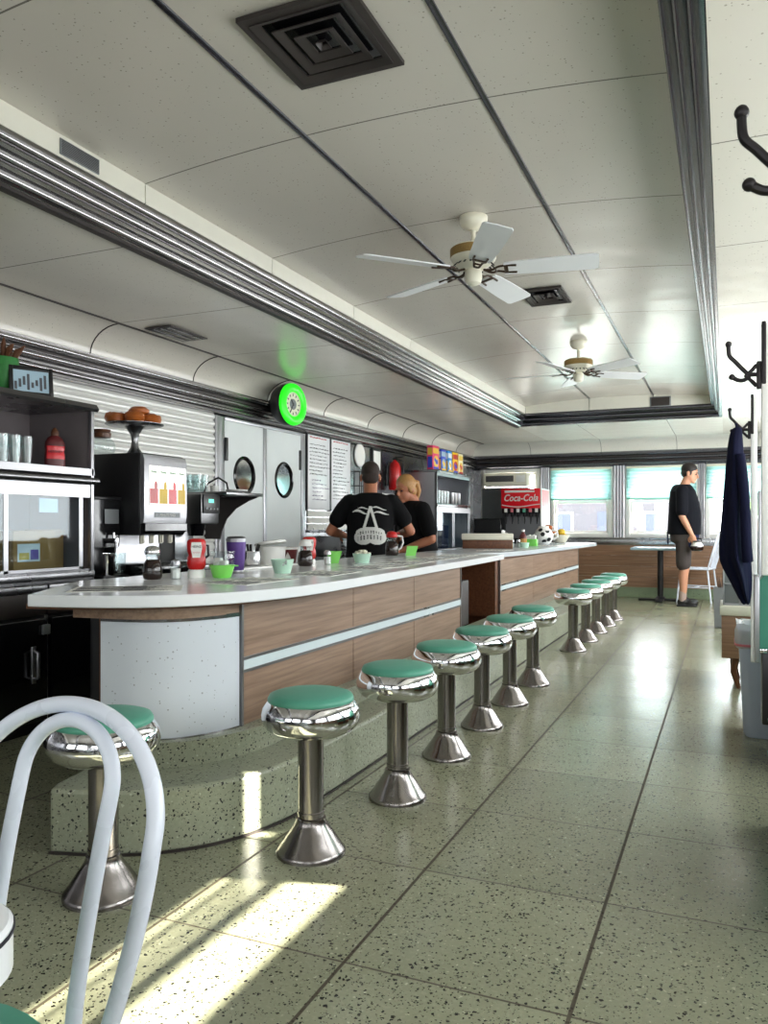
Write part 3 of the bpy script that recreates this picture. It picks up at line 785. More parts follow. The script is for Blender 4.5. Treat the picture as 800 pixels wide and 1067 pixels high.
M['casedark'] = plain('dull_inside_steel', rgb(126, 118, 120), .6, 0, .3, .1)
# display case on the near cabinet
def display_case(y0, y1, label, zb=.727):
    t = thing('display_case', label, 'display case', (XL + .03, y0, 0)); L = y1 - y0; D = .46
    b = B(); b.box(0, 0, zb, .012, L, 1.63); b.box(0, 0, zb, D - .03, .012, 1.63); b.build('back_panel', 'casedark', t)
    b = B(); b.box(0, L - .012, zb, D - .012, L, 1.63); b.build('end_panel', 'casedark', t)
    b = B(); b.prism([(0, 1.63), (D - .03, 1.63), (D + .02, 1.622), (D + .03, 1.636), (D + .012, 1.662), (D - .05, 1.668), (0, 1.668)], -.01, L + .01, 'Y'); b.build('top_visor', 'steel', t)
    b = B(); b.box(.012, .012, 1.30, D, L - .012, 1.318); b.box(D - .012, 0, 1.282, D + .006, L, 1.318); b.build('lower_shelf', 'steel_dark', t)
    b = B(); b.box(.012, .012, 1.462, D * .62, L * .72, 1.472); b.build('upper_shelf', 'steel', t)
    b = B(); b.tube([(D + .012, -.01, 1.253), (D + .012, L + .015, 1.253)], .019, 12); b.build('bumper_rail', 'steel', t)
    b = B(); b.box(D - .012, 0, 1.165, D, L, 1.232); b.build('header', 'steel_dark', t)
    for ya in (L - .022, 0):
        b = B(); b.box(D - .02, ya, zb, D + .006, ya + .022, 1.63, .004); b.build('corner_post', 'steelz', t)
    b = B(); b.box(0, 0, zb, D + .004, L, zb + .016); b.box(D - .02, 0, zb + .016, D + .01, L, zb + .05, .003); b.box(D - .028, 0, zb + .05, D - .004, L, zb + .062); b.build('sliding_track', 'steel', t)
    n = 3; w = (L - .10) / n
    for k in range(n):
        xo = D - .022 + (.008 if k % 2 else 0); a, c = .02 + k * w, .02 + (k + 1) * w + .02
        b = B(); b.box(xo, a, zb + .062, xo + .006, a + .026, 1.165); b.box(xo, c - .026, zb + .062, xo + .006, c, 1.165); b.box(xo, a, zb + .062, xo + .006, c, zb + .075); d = b.build('sliding_door', 'steelz', t)
        b = B(); b.box(xo + .002, a + .026, zb + .075, xo + .005, c - .026, 1.165); b.build('pane', 'caseglass', d)
    return t
display_case(1.75, 3.30, 'steel and glass display case with open shelf on top, by the near end of counter')
CX = XL + .03
# things on and in the case
def tumbler_glass(label, group, loc, r=.032, h=.14):
    t = B(); n = 16
    t.lathe([(r * .72, 0), (r, h), (r - .003, h), (r * .72 - .003, .008), (0, .008)], seg=n, caps=True); t.lathe([(r * 1.03, h * .62), (r * 1.05, h * .65), (r * 1.03, h * .68)], seg=n, caps=False)
    return tag(t.build('drinking_glass', 'clearglass'), label, 'glass', group, None, loc)
g = tumbler_glass('clear tumbler in the row of glasses on the display case shelf', 'clear tumblers on the display case shelf', (CX + .38, 2.93, 1.318))
for i in range(4):
    for j in range(2):
        if i or j: dup(g, (CX + .38 - j * .075, 2.93 - i * .073, 1.318))
def bottle_flat(name, label, loc, mat, capmat, h, w, d, rz=0, group=None, labelmat='paper', txt=None):
    """squeeze bottle with shoulders and a cap"""
    t = thing(name, label, 'bottle', loc, rz, group)
    pr = [(.82, 0), (.96, .01), (1, .06), (1, .30), (.93, .48), (.98, .60), (.93, .74), (.70, .86), (.30, .94), (.28, 1.0)]
    b = B(); hb = h * .86; rs = []
    for s, z in pr: rs.append([Vector((w / 2 * s * math.cos(a) , (d / 2 * s) * math.sin(a), z * hb)) for a in [2 * PI * k / 20 for k in range(20)]])
    b.rings(rs); b.build('bottle_body', mat, t)
    b = B(); b.lathe([(w * .19, hb * .93), (w * .19, hb * 1.02), (w * .15, h * .94), (w * .06, h), (0, h)], seg=16); b.build('cap', capmat, t)
    b = B(); rs = []
    for z, s in ((.24, 1.015), (.34, 1.015), (.46, .965), (.58, 1.0), (.62, .99)):
        rs.append([Vector((w / 2 * s * math.cos(a), -(d / 2 * s) * math.sin(a), z * hb)) for a in [PI * (.18 + .64 * k / 10) for k in range(11)]] )
    for i in range(len(rs) - 1):
        for k in range(10): b.quad([rs[i][k], rs[i][k + 1], rs[i + 1][k + 1], rs[i + 1][k]])
    lb = b.build('label', labelmat, t, recalc=False)
    if txt:
        text_mesh('lettering', txt, w * .17, 'ink' if labelmat != 'ink' else 'print', lb, face_my(0, -d / 2 * 1.03, .45 * hb))
    return t
VR = R(25)   # turn so that the label looks down the aisle
bottle_flat('syrup_bottle', 'red brown chocolate syrup bottle on the display case shelf', (CX + .37, 3.12, 1.318), 'maroon', 'wood_dark', .205, .105, .06, R(62), None, 'cokered', "HERSHEY'S")
def creamer(label, loc):
    t = thing('creamer_jug', label, 'jug', loc, 0, 'steel topped creamers on the case shelf')
    b = B(); b.lathe([(.03, 0), (.032, .01), (.03, .06), (.026, .075)], seg=18); b.build('jug_body', 'white', t)
    b = B(); b.lathe([(.027, .072), (.028, .08), (.02, .09), (.006, .094)], seg=18); b.tube([(.026, 0, .07), (.05, 0, .07), (.052, 0, .03), (.03, 0, .02)], .004, 7); b.build('lid_and_handle', 'iron', t)
    return t
c1 = creamer('first white creamer with dark lid beside the leaning trays on upper shelf', (CX + .25, 2.86, 1.472)); dup(c1, (CX + .26, 2.79, 1.472), R(40), 'white creamer nearer the open end of the upper case shelf'); KIDS['c'] = c1
c1.location = (CX + .25, 2.70, 1.472)
t = thing('steel_tray', 'shiny steel tray leaning at the back of the upper case shelf', 'tray', (CX + .06, 2.55, 1.472), 0, None)
b = B(); rm = Matrix.Rotation(R(12), 4, 'Y'); b.box(0, -.14, 0, .006, .14, .145, .003, mat=rm); b.tube([rm @ Vector(p) for p in ((.004, -.14, .002), (.004, .14, .002), (.004, .14, .143), (.004, -.14, .143))], .005, 6, True); b.build('tray_sheet', 'steelz', t)
t = thing('pastry_box', 'brown cardboard box with printed label inside the glass display case', 'box', (CX + .22, 3.02, .745))
b = B(); b.box(-.12, -.135, 0, .12, .135, .245, .004); b.build('carton', 'card', t)
b = B(); b.box(.12, -.11, .09, .1215, .03, .18); lb = b.build('printed_label', 'paper', t)
b = B(); b.box(.1215, -.10, .10, .1225, -.04, .135); b.build('orange_block', 'fruit', lb)
b = B(); b.box(.1215, -.03, .10, .1225, .02, .15); b.build('blue_block', 'purple', lb)
t = thing('pastry_box', 'darker cardboard box deeper in the display case behind the end post', 'box', (CX + .2, 3.19, .745))
b = B(); b.box(-.1, -.02, 0, .1, .06, .25, .004); b.build('carton', 'card', t); b = B(); b.box(-.1, .018, .2502, .1, .022, .2512); b.build('tape', 'paper', t)
tag(B().box(0, -.06, -.035, .0015, .06, .035).build('notice_card', 'tabletop'), 'pale blue notice card taped inside the display case glass', 'card', None, None, (CX + .431, 3.02, 1.118))
t = thing('stack_of_plates', 'stack of white plates at the near end inside the display case', 'plates', (CX + .24, 2.62, .745))
for k in range(6):
    b = B(); b.lathe([(.05, 0), (.10, .01), (.105, .014), (.10, .015), (.05, .006), (0, .005)], (0, 0, k * .012), 28); b.build('plate', 'white', t)
# on top of the case
t = thing('picture_frame', 'black framed photo standing on top of the display case', 'picture frame', (CX + .36, 2.98, 1.668), R(62))
rm = Matrix.Rotation(R(-8), 4, 'X')
b = B()
for bx in ((-.105, 0, -.085, .150), (.085, 0, .105, .150), (-.085, 0, .085, .02), (-.085, .13, .085, .150)):
    b.box(bx[0], -.008, bx[1], bx[2], .008, bx[3], .002, mat=rm)
b.box(-.10, .004, .01, .10, .008, .145, mat=rm); b.box(-.02, .0, .0, .02, .055, .006); b.build('frame', 'black', t)
b = B(); b.box(-.085, -.003, .02, .085, .004, .13, mat=rm); ph = b.build('photo_print', 'tabletop', t)
b = B()
for k in range(8): b.box(-.08 + k * .02, -.0045, .03 + .012 * (k % 3), -.068 + k * .02, -.003, .07 + .014 * (k % 4), mat=rm)
b.build('picture_detail', 'print_grey', ph)
t = thing('potted_plant', 'small plant in shiny green pot behind the black picture frame', 'plant', (CX + .22, 2.92, 1.668))
b = B(); b.lathe([(.05, 0), (.075, .05), (.085, .13), (.08, .19), (.074, .19), (.07, .14), (0, .13)], seg=24); b.build('pot', 'plant', t)
b = B()
for k in range(16):
    a = k * 2.4; r = .03 + .03 * random.random(); p = Vector((r * math.cos(a), r * math.sin(a), .18)); q = p + Vector((.05 * math.cos(a), .05 * math.sin(a), .05 + .06 * random.random()))
    b.tube([p, (p + q) / 2 + Vector((0, 0, .015)), q], [.006, .014, .003], 6)
b.build('leaves', 'wood_dark', t)
t = thing('paper_slips', 'loose paper slips lying on the display case edge', 'papers', (CX + .40, 3.16, 1.668))
for k in range(2):
    b = B(); b.box(-.03, -.04 + k * .05, .0 + k * .001, .035, .03 + k * .05, .001 + k * .001, mat=Matrix.Rotation(R(14 * k), 4, 'Z')); b.build('slip', 'paper', t)

# juice machine (black cabinet with lit picture cards)
t = thing('juice_dispenser', 'tall black juice machine with four lit fruit cards and steel face', 'drink dispenser', (XL + .19, 3.55, .727))
b = B(); b.box(0, 0, .235, .40, .39, .70, .01); b.box(0, 0, 0, .22, .39, .24, .01); b.box(.20, .02, 0, .40, .37, .05, .008); b.build('cabinet', 'black', t)
b = B(); b.prism([(.395, .30), (.418, .305), (.425, .34), (.425, .66), (.415, .69), (.395, .695)], .005, .385, 'Y'); b.build('steel_face', 'steelz', t)
b = B(); b.prism([(.21, .235), (.40, .235), (.43, .26), (.43, .30), (.40, .31), (.21, .30)], .01, .38, 'Y'); b.build('spout_hood', 'blackgloss', t)
cols = ['red', 'fruit', 'cokered', 'fruit']
for k in range(4):
    y0 = .045 + k * .083
    b = B(); b.box(.425, y0, .405, .428, y0 + .077, .63); cd = b.build('picture_card', 'backlit', t)
    text_mesh('lettering', 'Vitality', .019, 'plant', cd, face_x(.4288, y0 + .038, .595))
    b = B(); b.box(.428, y0 + .004, .415, .4286, y0 + .073, .50); b.ball((.428, y0 + .055, .515), (.0006, .013, .028), 10, 8); b.build('fruit_picture', cols[k], cd)
b = B(); b.box(.425, .09, .335, .427, .32, .365); pl = b.build('brand_plate', 'greymetal', t)
text_mesh('lettering', 'MINUTE MAID', .022, 'print', pl, face_x(.4278, .205, .35))
for k in range(4):
    b = B(); y0 = .083 + k * .083; b.lathe([(.012, .0), (.014, .03), (.014, .06)], (.34, y0, .185), 12); b.box(.35, y0 - .006, .19, .358, y0 + .006, .235, .002); b.build('spout', 'offwhite', t)
b = B(); b.box(.215, .01, .07, .222, .38, .235); b.build('splash_panel', 'steelz', t)
b = B(); b.box(.20, .0, .0, .46, .39, .075, .02); b.build('drip_tray', 'blackgloss', t)

# iced tea urns in front
def tea_urn(label, loc):
    t = thing('tea_urn', label, 'drink dispenser', loc)
    b = B(); b.prism([(-.10, .17), (.10, .17), (.115, .43), (-.115, .43)], -.085, .085, 'X'); b.build('tank', 'blackgloss', t)
    b = B(); b.box(-.09, -.12, .43, .09, .12, .45, .006); b.build('lid', 'black', t)
    b = B(); b.box(-.09, -.10, 0, .16, .10, .018, .005); b.box(-.09, -.10, .018, -.02, .10, .17, .004); b.build('stand', 'black', t)
    b = B(); b.box(.0895, -.02, .30, .0915, .09, .38); b.build('label_card', 'greymetal', t)
    b = B(); b.cyl((.085, .03, .205), (.13, .03, .205), .014); b.cyl((.13, .03, .22), (.13, .03, .17), .011); b.cyl((.11, .03, .22), (.11, .03, .25), .007); b.build('tap', 'chrome', t)
    return t
u = tea_urn('black iced tea urn with steel tap beside the display case', (XL + .37, 3.435, .727))
def cup_plain(name, label, cat, loc, r0, r1, h, mat, group=None):
    b = B(); b.lathe([(r0 * .95, 0), (r0, .004), (r1, h), (r1 - .003, h), (r0 - .003, .006), (0, .006)], seg=24); return tag(b.build(name, mat), label, cat, group, None, loc)
cup_plain('steel_cup', 'tall steel cup standing under the tea urn tap', 'cup', (XL + .50, 3.40, .745), .03, .036, .12, 'chrome')
cup_plain('drinking_glass', 'clear glass beside the steel cup at the tea urn', 'glass', (XL + .50, 3.49, .745), .028, .034, .12, 'clearglass')

# cake stand with pastries, coffee decanter, on the juice machine
t = thing('cake_stand', 'dark metal cake stand on top of the black juice machine', 'cake stand', (XL + .38, 3.75, 1.427))
b = B(); b.lathe([(.066, 0), (.066, .006), (.045, .02), (.024, .05), (.018, .09), (.026, .13), (.05, .165), (.06, .175)], seg=28); b.build('pedestal', 'steel_dark', t)
b = B(); b.lathe([(.0, .172), (.155, .178), (.168, .186), (.168, .19), (.155, .186), (0, .182)], seg=36); b.build('plate', 'steel', t)
for k, (dx, dy, s) in enumerate(((-.06, -.09, 1.0), (.06, -.07, .9), (.02, .05, 1.15), (-.07, .06, 1.05), (.07, .06, .95))):
    b = B(); b.lathe([(.016, .004), (.035, 0), (.058, .008), (.064, .026), (.056, .046), (.036, .054), (.02, .048), (.016, .03)], seg=18, mat=Matrix.Diagonal((s, s, 1.15, 1)))
    bm = b.bm
    for v in bm.verts: v.co += Vector((random.uniform(-1, 1), random.uniform(-1, 1), random.uniform(-1, 1))) * .004
    tag(b.build('doughnut', 'bread'), ['glazed bun at the near edge of the cake stand', 'glazed bun at the front of the cake stand', 'largest ring doughnut on the right of the cake stand', 'browned bun at the back of the cake stand', 'glazed ring doughnut at the far edge of the cake stand'][k], 'pastry', 'pastries on the cake stand', None, (XL + .38 + dx, 3.75 + dy, 1.427 + .189))
tag(B().lathe([(.016, .004), (.04, 0), (.06, .012), (.06, .03), (.04, .045), (.018, .04)], seg=18).build('doughnut', 'bread'), 'upper ring doughnut lying on the others of the cake stand', 'pastry', 'pastries on the cake stand', None, (XL + .40, 3.765, 1.427 + .245))
t = thing('coffee_decanter', 'glass coffee decanter with brown collar on the black machine', 'decanter', (XL + .27, 3.60, 1.427))
b = B(); b.lathe([(.05, 0), (.07, .01), (.078, .04), (.07, .075), (.045, .10), (.04, .104)], seg=26); b.build('glass_bowl', 'clearglass', t)
b = B(); b.lathe([(.044, .098), (.05, .10), (.052, .125), (.044, .13), (.05, .145)], seg=26); b.build('collar', 'wood_dark', t)
b = B(); b.tube([(-.04, -.02, .12), (-.09, -.045, .12), (-.10, -.05, .06), (-.075, -.035, .03)], .007, 8); b.build('handle', 'wood_dark', t)

# coffee brewer and wall shelf with glasses
t = thing('coffee_brewer', 'steel coffee brewer with small lit display under the bracket shelf', 'coffee machine', (XL + .10, 4.32, .727))
b = B(); b.box(0, 0, .30, .34, .20, .50, .01); b.box(0, 0, 0, .13, .20, .31, .006); b.box(0, 0, 0, .34, .20, .03, .006); b.build('body', 'steel_dark', t)
b = B(); b.box(.34, .01, .37, .352, .19, .495, .004); pn = b.build('control_panel', 'black', t)
b = B(); b.box(.352, .065, .44, .3535, .12, .465); b.build('display', 'display', pn)
b = B()
for k in range(4): b.cyl((.352, .04 + k * .04, .40), (.356, .04 + k * .04, .40), .008, seg=10)
b.build('buttons', 'greymetal', pn)
b = B(); b.lathe([(.05, .22), (.07, .31)], (.22, .1, 0), 20); b.build('brew_basket', 'blackgloss', t)
t2 = thing('coffee_pot', 'clear coffee pot standing on the brewer plate', 'pot', (XL + .32, 4.42, .757))
b = B(); b.lathe([(.05, 0), (.07, .01), (.075, .06), (.06, .11), (.042, .135), (.046, .15)], seg=24); b.build('glass_bowl', 'clearglass', t2)
b = B(); b.tube([(.05, .0, .13), (.10, 0, .125), (.105, 0, .06), (.075, 0, .04)], .009, 8); b.build('handle', 'black', t2)
t = thing('bracket_shelf', 'dark steel wall shelf with curved bracket beside the double doors', 'shelf', (XL, 4.52, 1.225))
b = B(); b.box(.005, 0, 0, .50, .46, .022, .004); b.build('shelf_plate', 'steel_dark', t)
for yb in (.02, .42):
    crv = [(.01, 0), (.49, 0), (.40, -.03), (.29, -.085), (.21, -.16), (.165, -.25), (.15, -.31), (.01, -.31)]
    b = B(); b.prism(crv, yb, yb + .012, 'Y'); b.build('bracket', 'grille', t)
b = B(); b.tube([(.16, .21, .02), (.20, .20, .09), (.30, .19, .13), (.37, .19, .09), (.385, .19, .024)], .007, 8); b.build('spray_hose', 'black', t)
gi = 0
for i in range(3):
    for j in range(3):
        if (i, j) in ((2, 2),): continue
        if gi == 0: gg = tumbler_glass('clear glass in the cluster upturned on the bracket shelf', 'clear glasses on the bracket shelf', (XL + .06, 4.58, 1.247), .034, .125)
        else: dup(gg, (XL + .06 + i * .078, 4.58 + j * .078, 1.247))
        gi += 1
cup_plain('white_cup', 'small white cup at the middle of the bracket shelf', 'cup', (XL + .33, 4.62, 1.247), .026, .032, .045, 'white')
tag(B().lathe([(.04, 0), (.075, .012), (.078, .022), (.07, .022), (0, .008)], seg=24).build('white_saucer', 'white'), 'white saucer near the tip of the bracket shelf', 'saucer', None, None, (XL + .42, 4.76, 1.247))

# green neon clock on the cornice
t = thing('neon_clock', 'round clock with glowing green neon ring above the double doors', 'clock', (XL + .035, 5.86, 2.03), R(-8))
mx = Matrix.Rotation(PI / 2, 4, 'Y')
b = B(); b.lathe([(.06, 0), (.06, .08), (.155, .11), (.175, .15), (.175, .21), (.165, .225)], seg=36, mat=mx); b.build('drum', 'black', t)
b = B(); b.lathe([(.100, .222), (.168, .216), (.176, .224), (.172, .243), (.15, .256), (.125, .258), (.104, .246), (.100, .222)], seg=40, mat=mx, caps=False); b.build('neon_ring', 'neon', t)
b = B(); b.lathe([(0, .222), (.10, .224), (.104, .235), (.098, .24), (.094, .232), (0, .231)], seg=36, mat=mx); fc = b.build('dial', 'offwhite', t)
b = B()
for k in range(12):
    a = 2 * PI * k / 12; b.box(.2315, -.004, .068, .2335, .004, .088, mat=Matrix.Rotation(a, 4, 'X'))
b.build('hour_marks', 'ink', fc)
for a, l, w in ((R(35), .05, .006), (R(150), .075, .004)):
    b = B(); b.box(.235, -w, -.012, .237, w, l, mat=Matrix.Rotation(a, 4, 'X')); b.build('hand', 'black', fc)
b = B(); b.lathe([(0, .231), (.045, .2322), (.045, .2335), (0, .2335)], seg=24, mat=mx); b.build('dial_centre', 'greymetal', fc)

# order boards with handwriting
def scribbles(x, y0, y1, z0, z1, n, seed, wmul=1.0, r=.0016):
    rn = random.Random(seed); b = B()
    for i in range(n):
        z = z1 - (z1 - z0) * i / n; y = y0 + rn.uniform(0, .02); end = y0 + (y1 - y0) * rn.uniform(.45, 1.0) * wmul
        while y < end:
            w = rn.uniform(.02, .06); k = max(4, int(w / .005)); pts = []
            for j in range(k + 1): pts.append((x, y + w * j / k, z + rn.uniform(-.5, .5) * .012))
            b.tube(pts, r, 4); y += w + .012
    return b
for i, (ya, yb, lbl) in enumerate(((6.515, 6.965, 'whiteboard with red heading and handwritten order list, beside the double doors'), (6.995, 7.43, 'second handwritten whiteboard, partly behind the man in printed tee'))):
    t = thing('order_board', lbl, 'whiteboard', (XL + .014, ya, 1.165)); L = yb - ya; H = .70
    b = B(); b.box(0, 0, 0, .012, L, H, .003); b.build('board', 'board', t)
    b = B(); b.box(0, -.012, -.012, .016, 0, H + .012); b.box(0, L, -.012, .016, L + .012, H + .012) if i == 0 else None; b.box(0, -.012, H, .016, L + .012, H + .012); b.build('black_edge', 'black', t)
    scribbles(.0135, .03, L - .03, H - .06, H - .02, 1, 5 + i, r=.0032).build('red_heading', 'redink', t)
    scribbles(.0135, .03, L - .03, .30 if i == 0 else .08, H - .085, 9 if i == 0 else 15, 11 + i, r=.0020).build('handwriting', 'ink', t)
    if i == 0: scribbles(.0135, .08, L - .04, .06, .28, 6, 31, r=.0016).build('blue_handwriting', 'purple', t)
t = thing('ticket_rail', 'steel ticket rail with white order sheets below the whiteboards', 'rail', (XL + .014, 6.52, .95))
b = B(); b.box(0, 0, 0, .03, 1.1, .022, .004); b.build('rail', 'steel', t)
for k in range(3):
    b = B(); b.box(.004, .01, .025 + k * .062, .0075, 1.05, .078 + k * .062); b.build('order_sheet', 'paper', t)
for k in range(4):
    b = B(); b.box(.03, .06 + k * .24, -.01, .036, .075 + k * .24, .04, .002); b.build('clip', 'steel_dark', t)
t = thing('wall_clock', 'plain round white wall clock above the steel pass window', 'clock', (XL + .014, 7.66, 1.76))
b = B(); b.lathe([(.0, .0), (.12, 0), (.124, .012), (.114, .022), (0, .018)], seg=32, mat=mx); b.build('case', 'white', t)
b = B(); b.lathe([(0, .0185), (.10, .022), (.10, .0225), (0, .0195)], seg=32, mat=mx); b.build('dial', 'paper', t)
t = thing('wire_rack', 'small dark wire rack on the wall under the round white clock', 'rack', (XL + .014, 7.55, 1.28))
b = B()
for k in range(7): b.cyl((.06, k * .05, 0), (.06, k * .05, .30), .004, seg=6)
for z in (0, .15, .30): b.tube([(.0, 0, z), (.06, 0, z), (.06, .30, z), (0, .30, z)], .005, 6)
b.build('wire_frame', 'iron', t); b = B(); b.box(0, 0, 0, .006, .30, .30); b.build('back_sheet', 'greymetal', t)
t = thing('picture_frame', 'black framed pale picture on the wall above the man in printed tee', 'picture frame', (XL + .012, 7.98, 1.60))
b = B()
for bx in ((0, 0, .03, .27), (.23, 0, .26, .27), (.03, 0, .23, .03), (.03, .24, .23, .27)): b.box(0, bx[0], bx[1], .022, bx[2], bx[3], .003)
b.build('frame', 'black', t); b = B(); b.box(0, .03, .03, .014, .23, .24); b.build('print', 'paper', t)
t = thing('fire_extinguisher', 'red fire extinguisher hung on the wall beside the tall steel cabinet', 'fire extinguisher', (XL + .10, 8.45, 1.42))
b = B(); b.lathe([(.06, 0), (.07, .012), (.07, .25), (.055, .30), (.025, .33), (.02, .345)], seg=24); b.build('cylinder', 'red', t)
b = B(); b.box(-.02, -.015, .34, .03, .015, .37, .004); b.box(.0, -.012, .37, .10, .012, .382, .003); b.build('valve_handle', 'black', t)
b = B(); b.tube([(.03, 0, .355), (.09, .02, .33), (.10, .03, .2), (.085, .03, .06)], .009, 8); b.build('hose', 'black', t)
b = B(); b.box(-.085, -.03, .05, -.07, .03, .28); b.build('bracket', 'greymetal', t)
t = thing('safety_sign', 'white sign with red blocks under the fire extinguisher', 'sign', (XL + .014, 8.28, 1.22))
b = B(); b.box(0, 0, 0, .004, .36, .16); b.build('plate', 'white', t); b = B(); b.box(.004, .02, .02, .0055, .14, .14); b.box(.004, .22, .05, .0055, .34, .14); b.build('red_blocks', 'red', t)
t = thing('steel_toaster', 'ribbed steel toaster box on the back bar under the ticket rail', 'toaster', (XL + .06, 6.60, .727))
b = B(); b.box(0, 0, 0, .26, .30, .19, .012); b.build('casing', 'steel_dark', t)
b = B()
for k in range(5): b.box(.26, .02, .03 + k * .03, .265, .28, .045 + k * .03, .002)
b.build('front_ribs', 'steel', t)
cup_plain('blue_canister', 'blue and white canister on the back bar next to the toaster', 'canister', (XL + .20, 7.08, .727), .07, .075, .19, 'tabletop')

# second tall display cabinet with cereal boxes on top
t = thing('tall_cooler', 'tall steel and glass cooler cabinet carrying cereal boxes, behind the woman', 'cooler', (XL + .02, 8.75, 0)); D, L = .48, 1.30
b = B(); b.box(0, 0, 0, D, L, .70); b.build('base_cabinet', 'black', t)
b = B(); b.box(0, 0, .70, D, .014, 1.64); b.box(0, L - .014, .70, D, L, 1.64); b.box(0, 0, .70, .014, L, 1.64); b.box(0, 0, .70, D + .02, L, .735); b.build('shell', 'steelz', t)
b = B(); b.box(-.0, -.01, 1.64, D + .02, L + .01, 1.668, .006); b.build('top_plate', 'steel', t)
b = B(); b.box(.014, .014, 1.25, D, L - .014, 1.268); b.box(D - .01, 0, 1.235, D + .014, L, 1.275, .004); b.build('shelf', 'steel', t)
b = B()
for yy in (0, L - .028): b.box(D - .02, yy, .735, D + .006, yy + .028, 1.64, .003)
b.box(D - .02, 0, 1.60, D + .004, L, 1.64); b.box(D - .02, 0, 1.17, D + .004, L, 1.235); b.build('front_frame', 'steelz', t)
for k in range(2):
    a, c = .03 + k * .62, .03 + (k + 1) * .62; b = B(); xo = D - .016 + .007 * k
    b.box(xo, a, .74, xo + .006, a + .03, 1.17); b.box(xo, c - .03, .74, xo + .006, c, 1.17); d = b.build('sliding_door', 'steelz', t)
    b = B(); b.box(xo + .002, a + .03, .74, xo + .004, c - .03, 1.17); b.build('pane', 'caseglass', d)
for k in range(11):
    i, j = k % 6, k // 6; h = (.17, .15, .19, .16, .14, .18)[i]
    if k == 0: cg = tumbler_glass('clear soda glass on the shelf of the tall steel cooler', 'glasses on the tall cooler shelf', (XL + .40, 8.86, 1.268), .042, .17)
    elif k < 10: dup(cg, (XL + .40 - j * .1, 8.86 + i * .11, 1.268))
for k in range(3):
    cup_plain('steel_cup', ['dark steel shaker cup on the tall cooler shelf, first from the glasses', 'dark steel shaker cup between two others on cooler shelf', 'dark steel shaker cup at the far end of cooler shelf'][k], 'cup', (XL + .40, 9.58 + k * .13, 1.268), .035, .045, .16, 'steel_dark', 'shaker cups on the cooler shelf')
t = thing('hanging_cloth', 'white cloth hanging behind the glass of the tall cooler', 'cloth', (XL + .30, 9.02, .80))
b = B(); b.rings([[Vector((.012 * math.sin(k * 1.9) + dx, -.05 * s + .10 * s * k / 12, z)) for k in range(13)] + [Vector((.012 * math.sin(k * 1.9) + dx + .006, -.05 * s + .10 * s * k / 12, z)) for k in range(12, -1, -1)] for z, s, dx in ((.0, 1.25, 0), (.1, 1.1, 0), (.2, .9, 0), (.3, .5, .01), (.33, .35, .01))]); b.build('cloth_sheet', 'white', t)
tag(B().box(-.10, -.12, 0, .10, .12, .28, .008).build('blue_carton', 'apron'), 'dark blue carton inside the tall cooler behind the glass', 'carton', None, None, (XL + .28, 9.42, .737))
cer = [(8.92, .19, .29, 'cereal box in red and purple, nearest of the row on the steel cooler', 'maroon', 'fruit'), (9.20, .17, .27, 'blue cereal box in the middle of the row on the steel cooler', 'cereal_blue', 'tabletop'),
       (9.44, .17, .27, 'bright blue cereal box, third along on the steel cooler', 'cereal_cyan', 'white'), (9.66, .17, .27, 'yellow cereal box, fourth along on the steel cooler', 'cereal_yellow', 'red'), (9.88, .17, .27, 'white and yellow cereal box, last on the steel cooler', 'cereal_white', 'fruit')]
M['cereal_blue'] = plain('cereal_blue', rgb(48, 70, 190), .4); M['cereal_cyan'] = plain('cereal_cyan', rgb(40, 140, 220), .4); M['cereal_yellow'] = plain('cereal_yellow', rgb(244, 196, 30), .4)
M['cereal_white'] = plain('cereal_white', rgb(236, 226, 190), .4); M['cereal_pink'] = plain('cereal_pink', rgb(220, 60, 110), .4)
for k, (y, w, h, l, m1, m2) in enumerate(cer):
    t = thing('cereal_box', l, 'cereal box', (XL + .40, y, 1.668), R(-4 + 3 * (k % 3)), 'cereal boxes on the steel cooler')
    b = B(); b.box(-.04, -w / 2, 0, .035, w / 2, h, .002); b.build('carton', m1 if k else 'cereal_pink', t)
    b = B(); b.lathe([(0, 0), (w * .36, .001), (w * .36, .003), (0, .003)], (.035, 0, h * .36), 24, mat=Matrix.Rotation(PI / 2, 4, 'Y')); b.box(.035, -w * .44, h * .68, .037, w * .44, h * .90, .001); b.box(-.03, -w / 2 - .002, h * .62, .03, -w / 2, h * .9); pt = b.build('printed_panel', m2, t)
    b = B(); b.ball((.038, w * .1, h * .34), (.002, w * .2, w * .16), 12, 8); b.ball((.038, -w * .16, h * .42), (.002, w * .12, w * .12), 12, 8); b.box(.037, -w * .4, h * .05, .0385, w * .4, h * .14); b.box(-.028, -w / 2 - .004, h * .1, .028, -w / 2, h * .55); b.build('printed_shapes', ('cereal_blue', 'cereal_yellow', 'cereal_yellow', 'cereal_blue', 'red')[k], pt)

# ------------------------------------------------------------------ far wall back counter: fountain machine, window air conditioner
t = thing('back_bar_cabinet', 'dark back bar cabinet below the far windows, under the red soda fountain', 'cabinet', (XL + .02, 10.72, 0))
b = B(); b.box(0, .42, 0, 1.40, 1.06, .70); b.build('body', 'black', t); b = B(); b.box(0, .40, .70, 1.42, 1.06, .735, .005); b.build('worktop', 'steelx', t)
t = thing('soda_fountain', 'red topped soda fountain with script lettering and six taps at far window', 'soda fountain', (-2.68, 11.12, .735))
b = B(); b.box(-.28, .22, 0, .28, .55, .80, .01); b.box(-.28, .03, .45, .28, .25, .80, .01); b.box(-.28, -.03, 0, .28, .25, .10, .01); b.build('cabinet', 'black', t)
b = B(); b.box(.28, .0, .10, .30, .55, .80, .004); sp = b.build('side_panel', 'white', t); 
b = B(); b.box(.30, .03, .55, .302, .5, .78); b.build('pink_panel', 'pinktie', sp)
b = B(); b.box(-.285, .0, .52, .28, .04, .80, .008); sg = b.build('sign_panel', 'cokered', t)
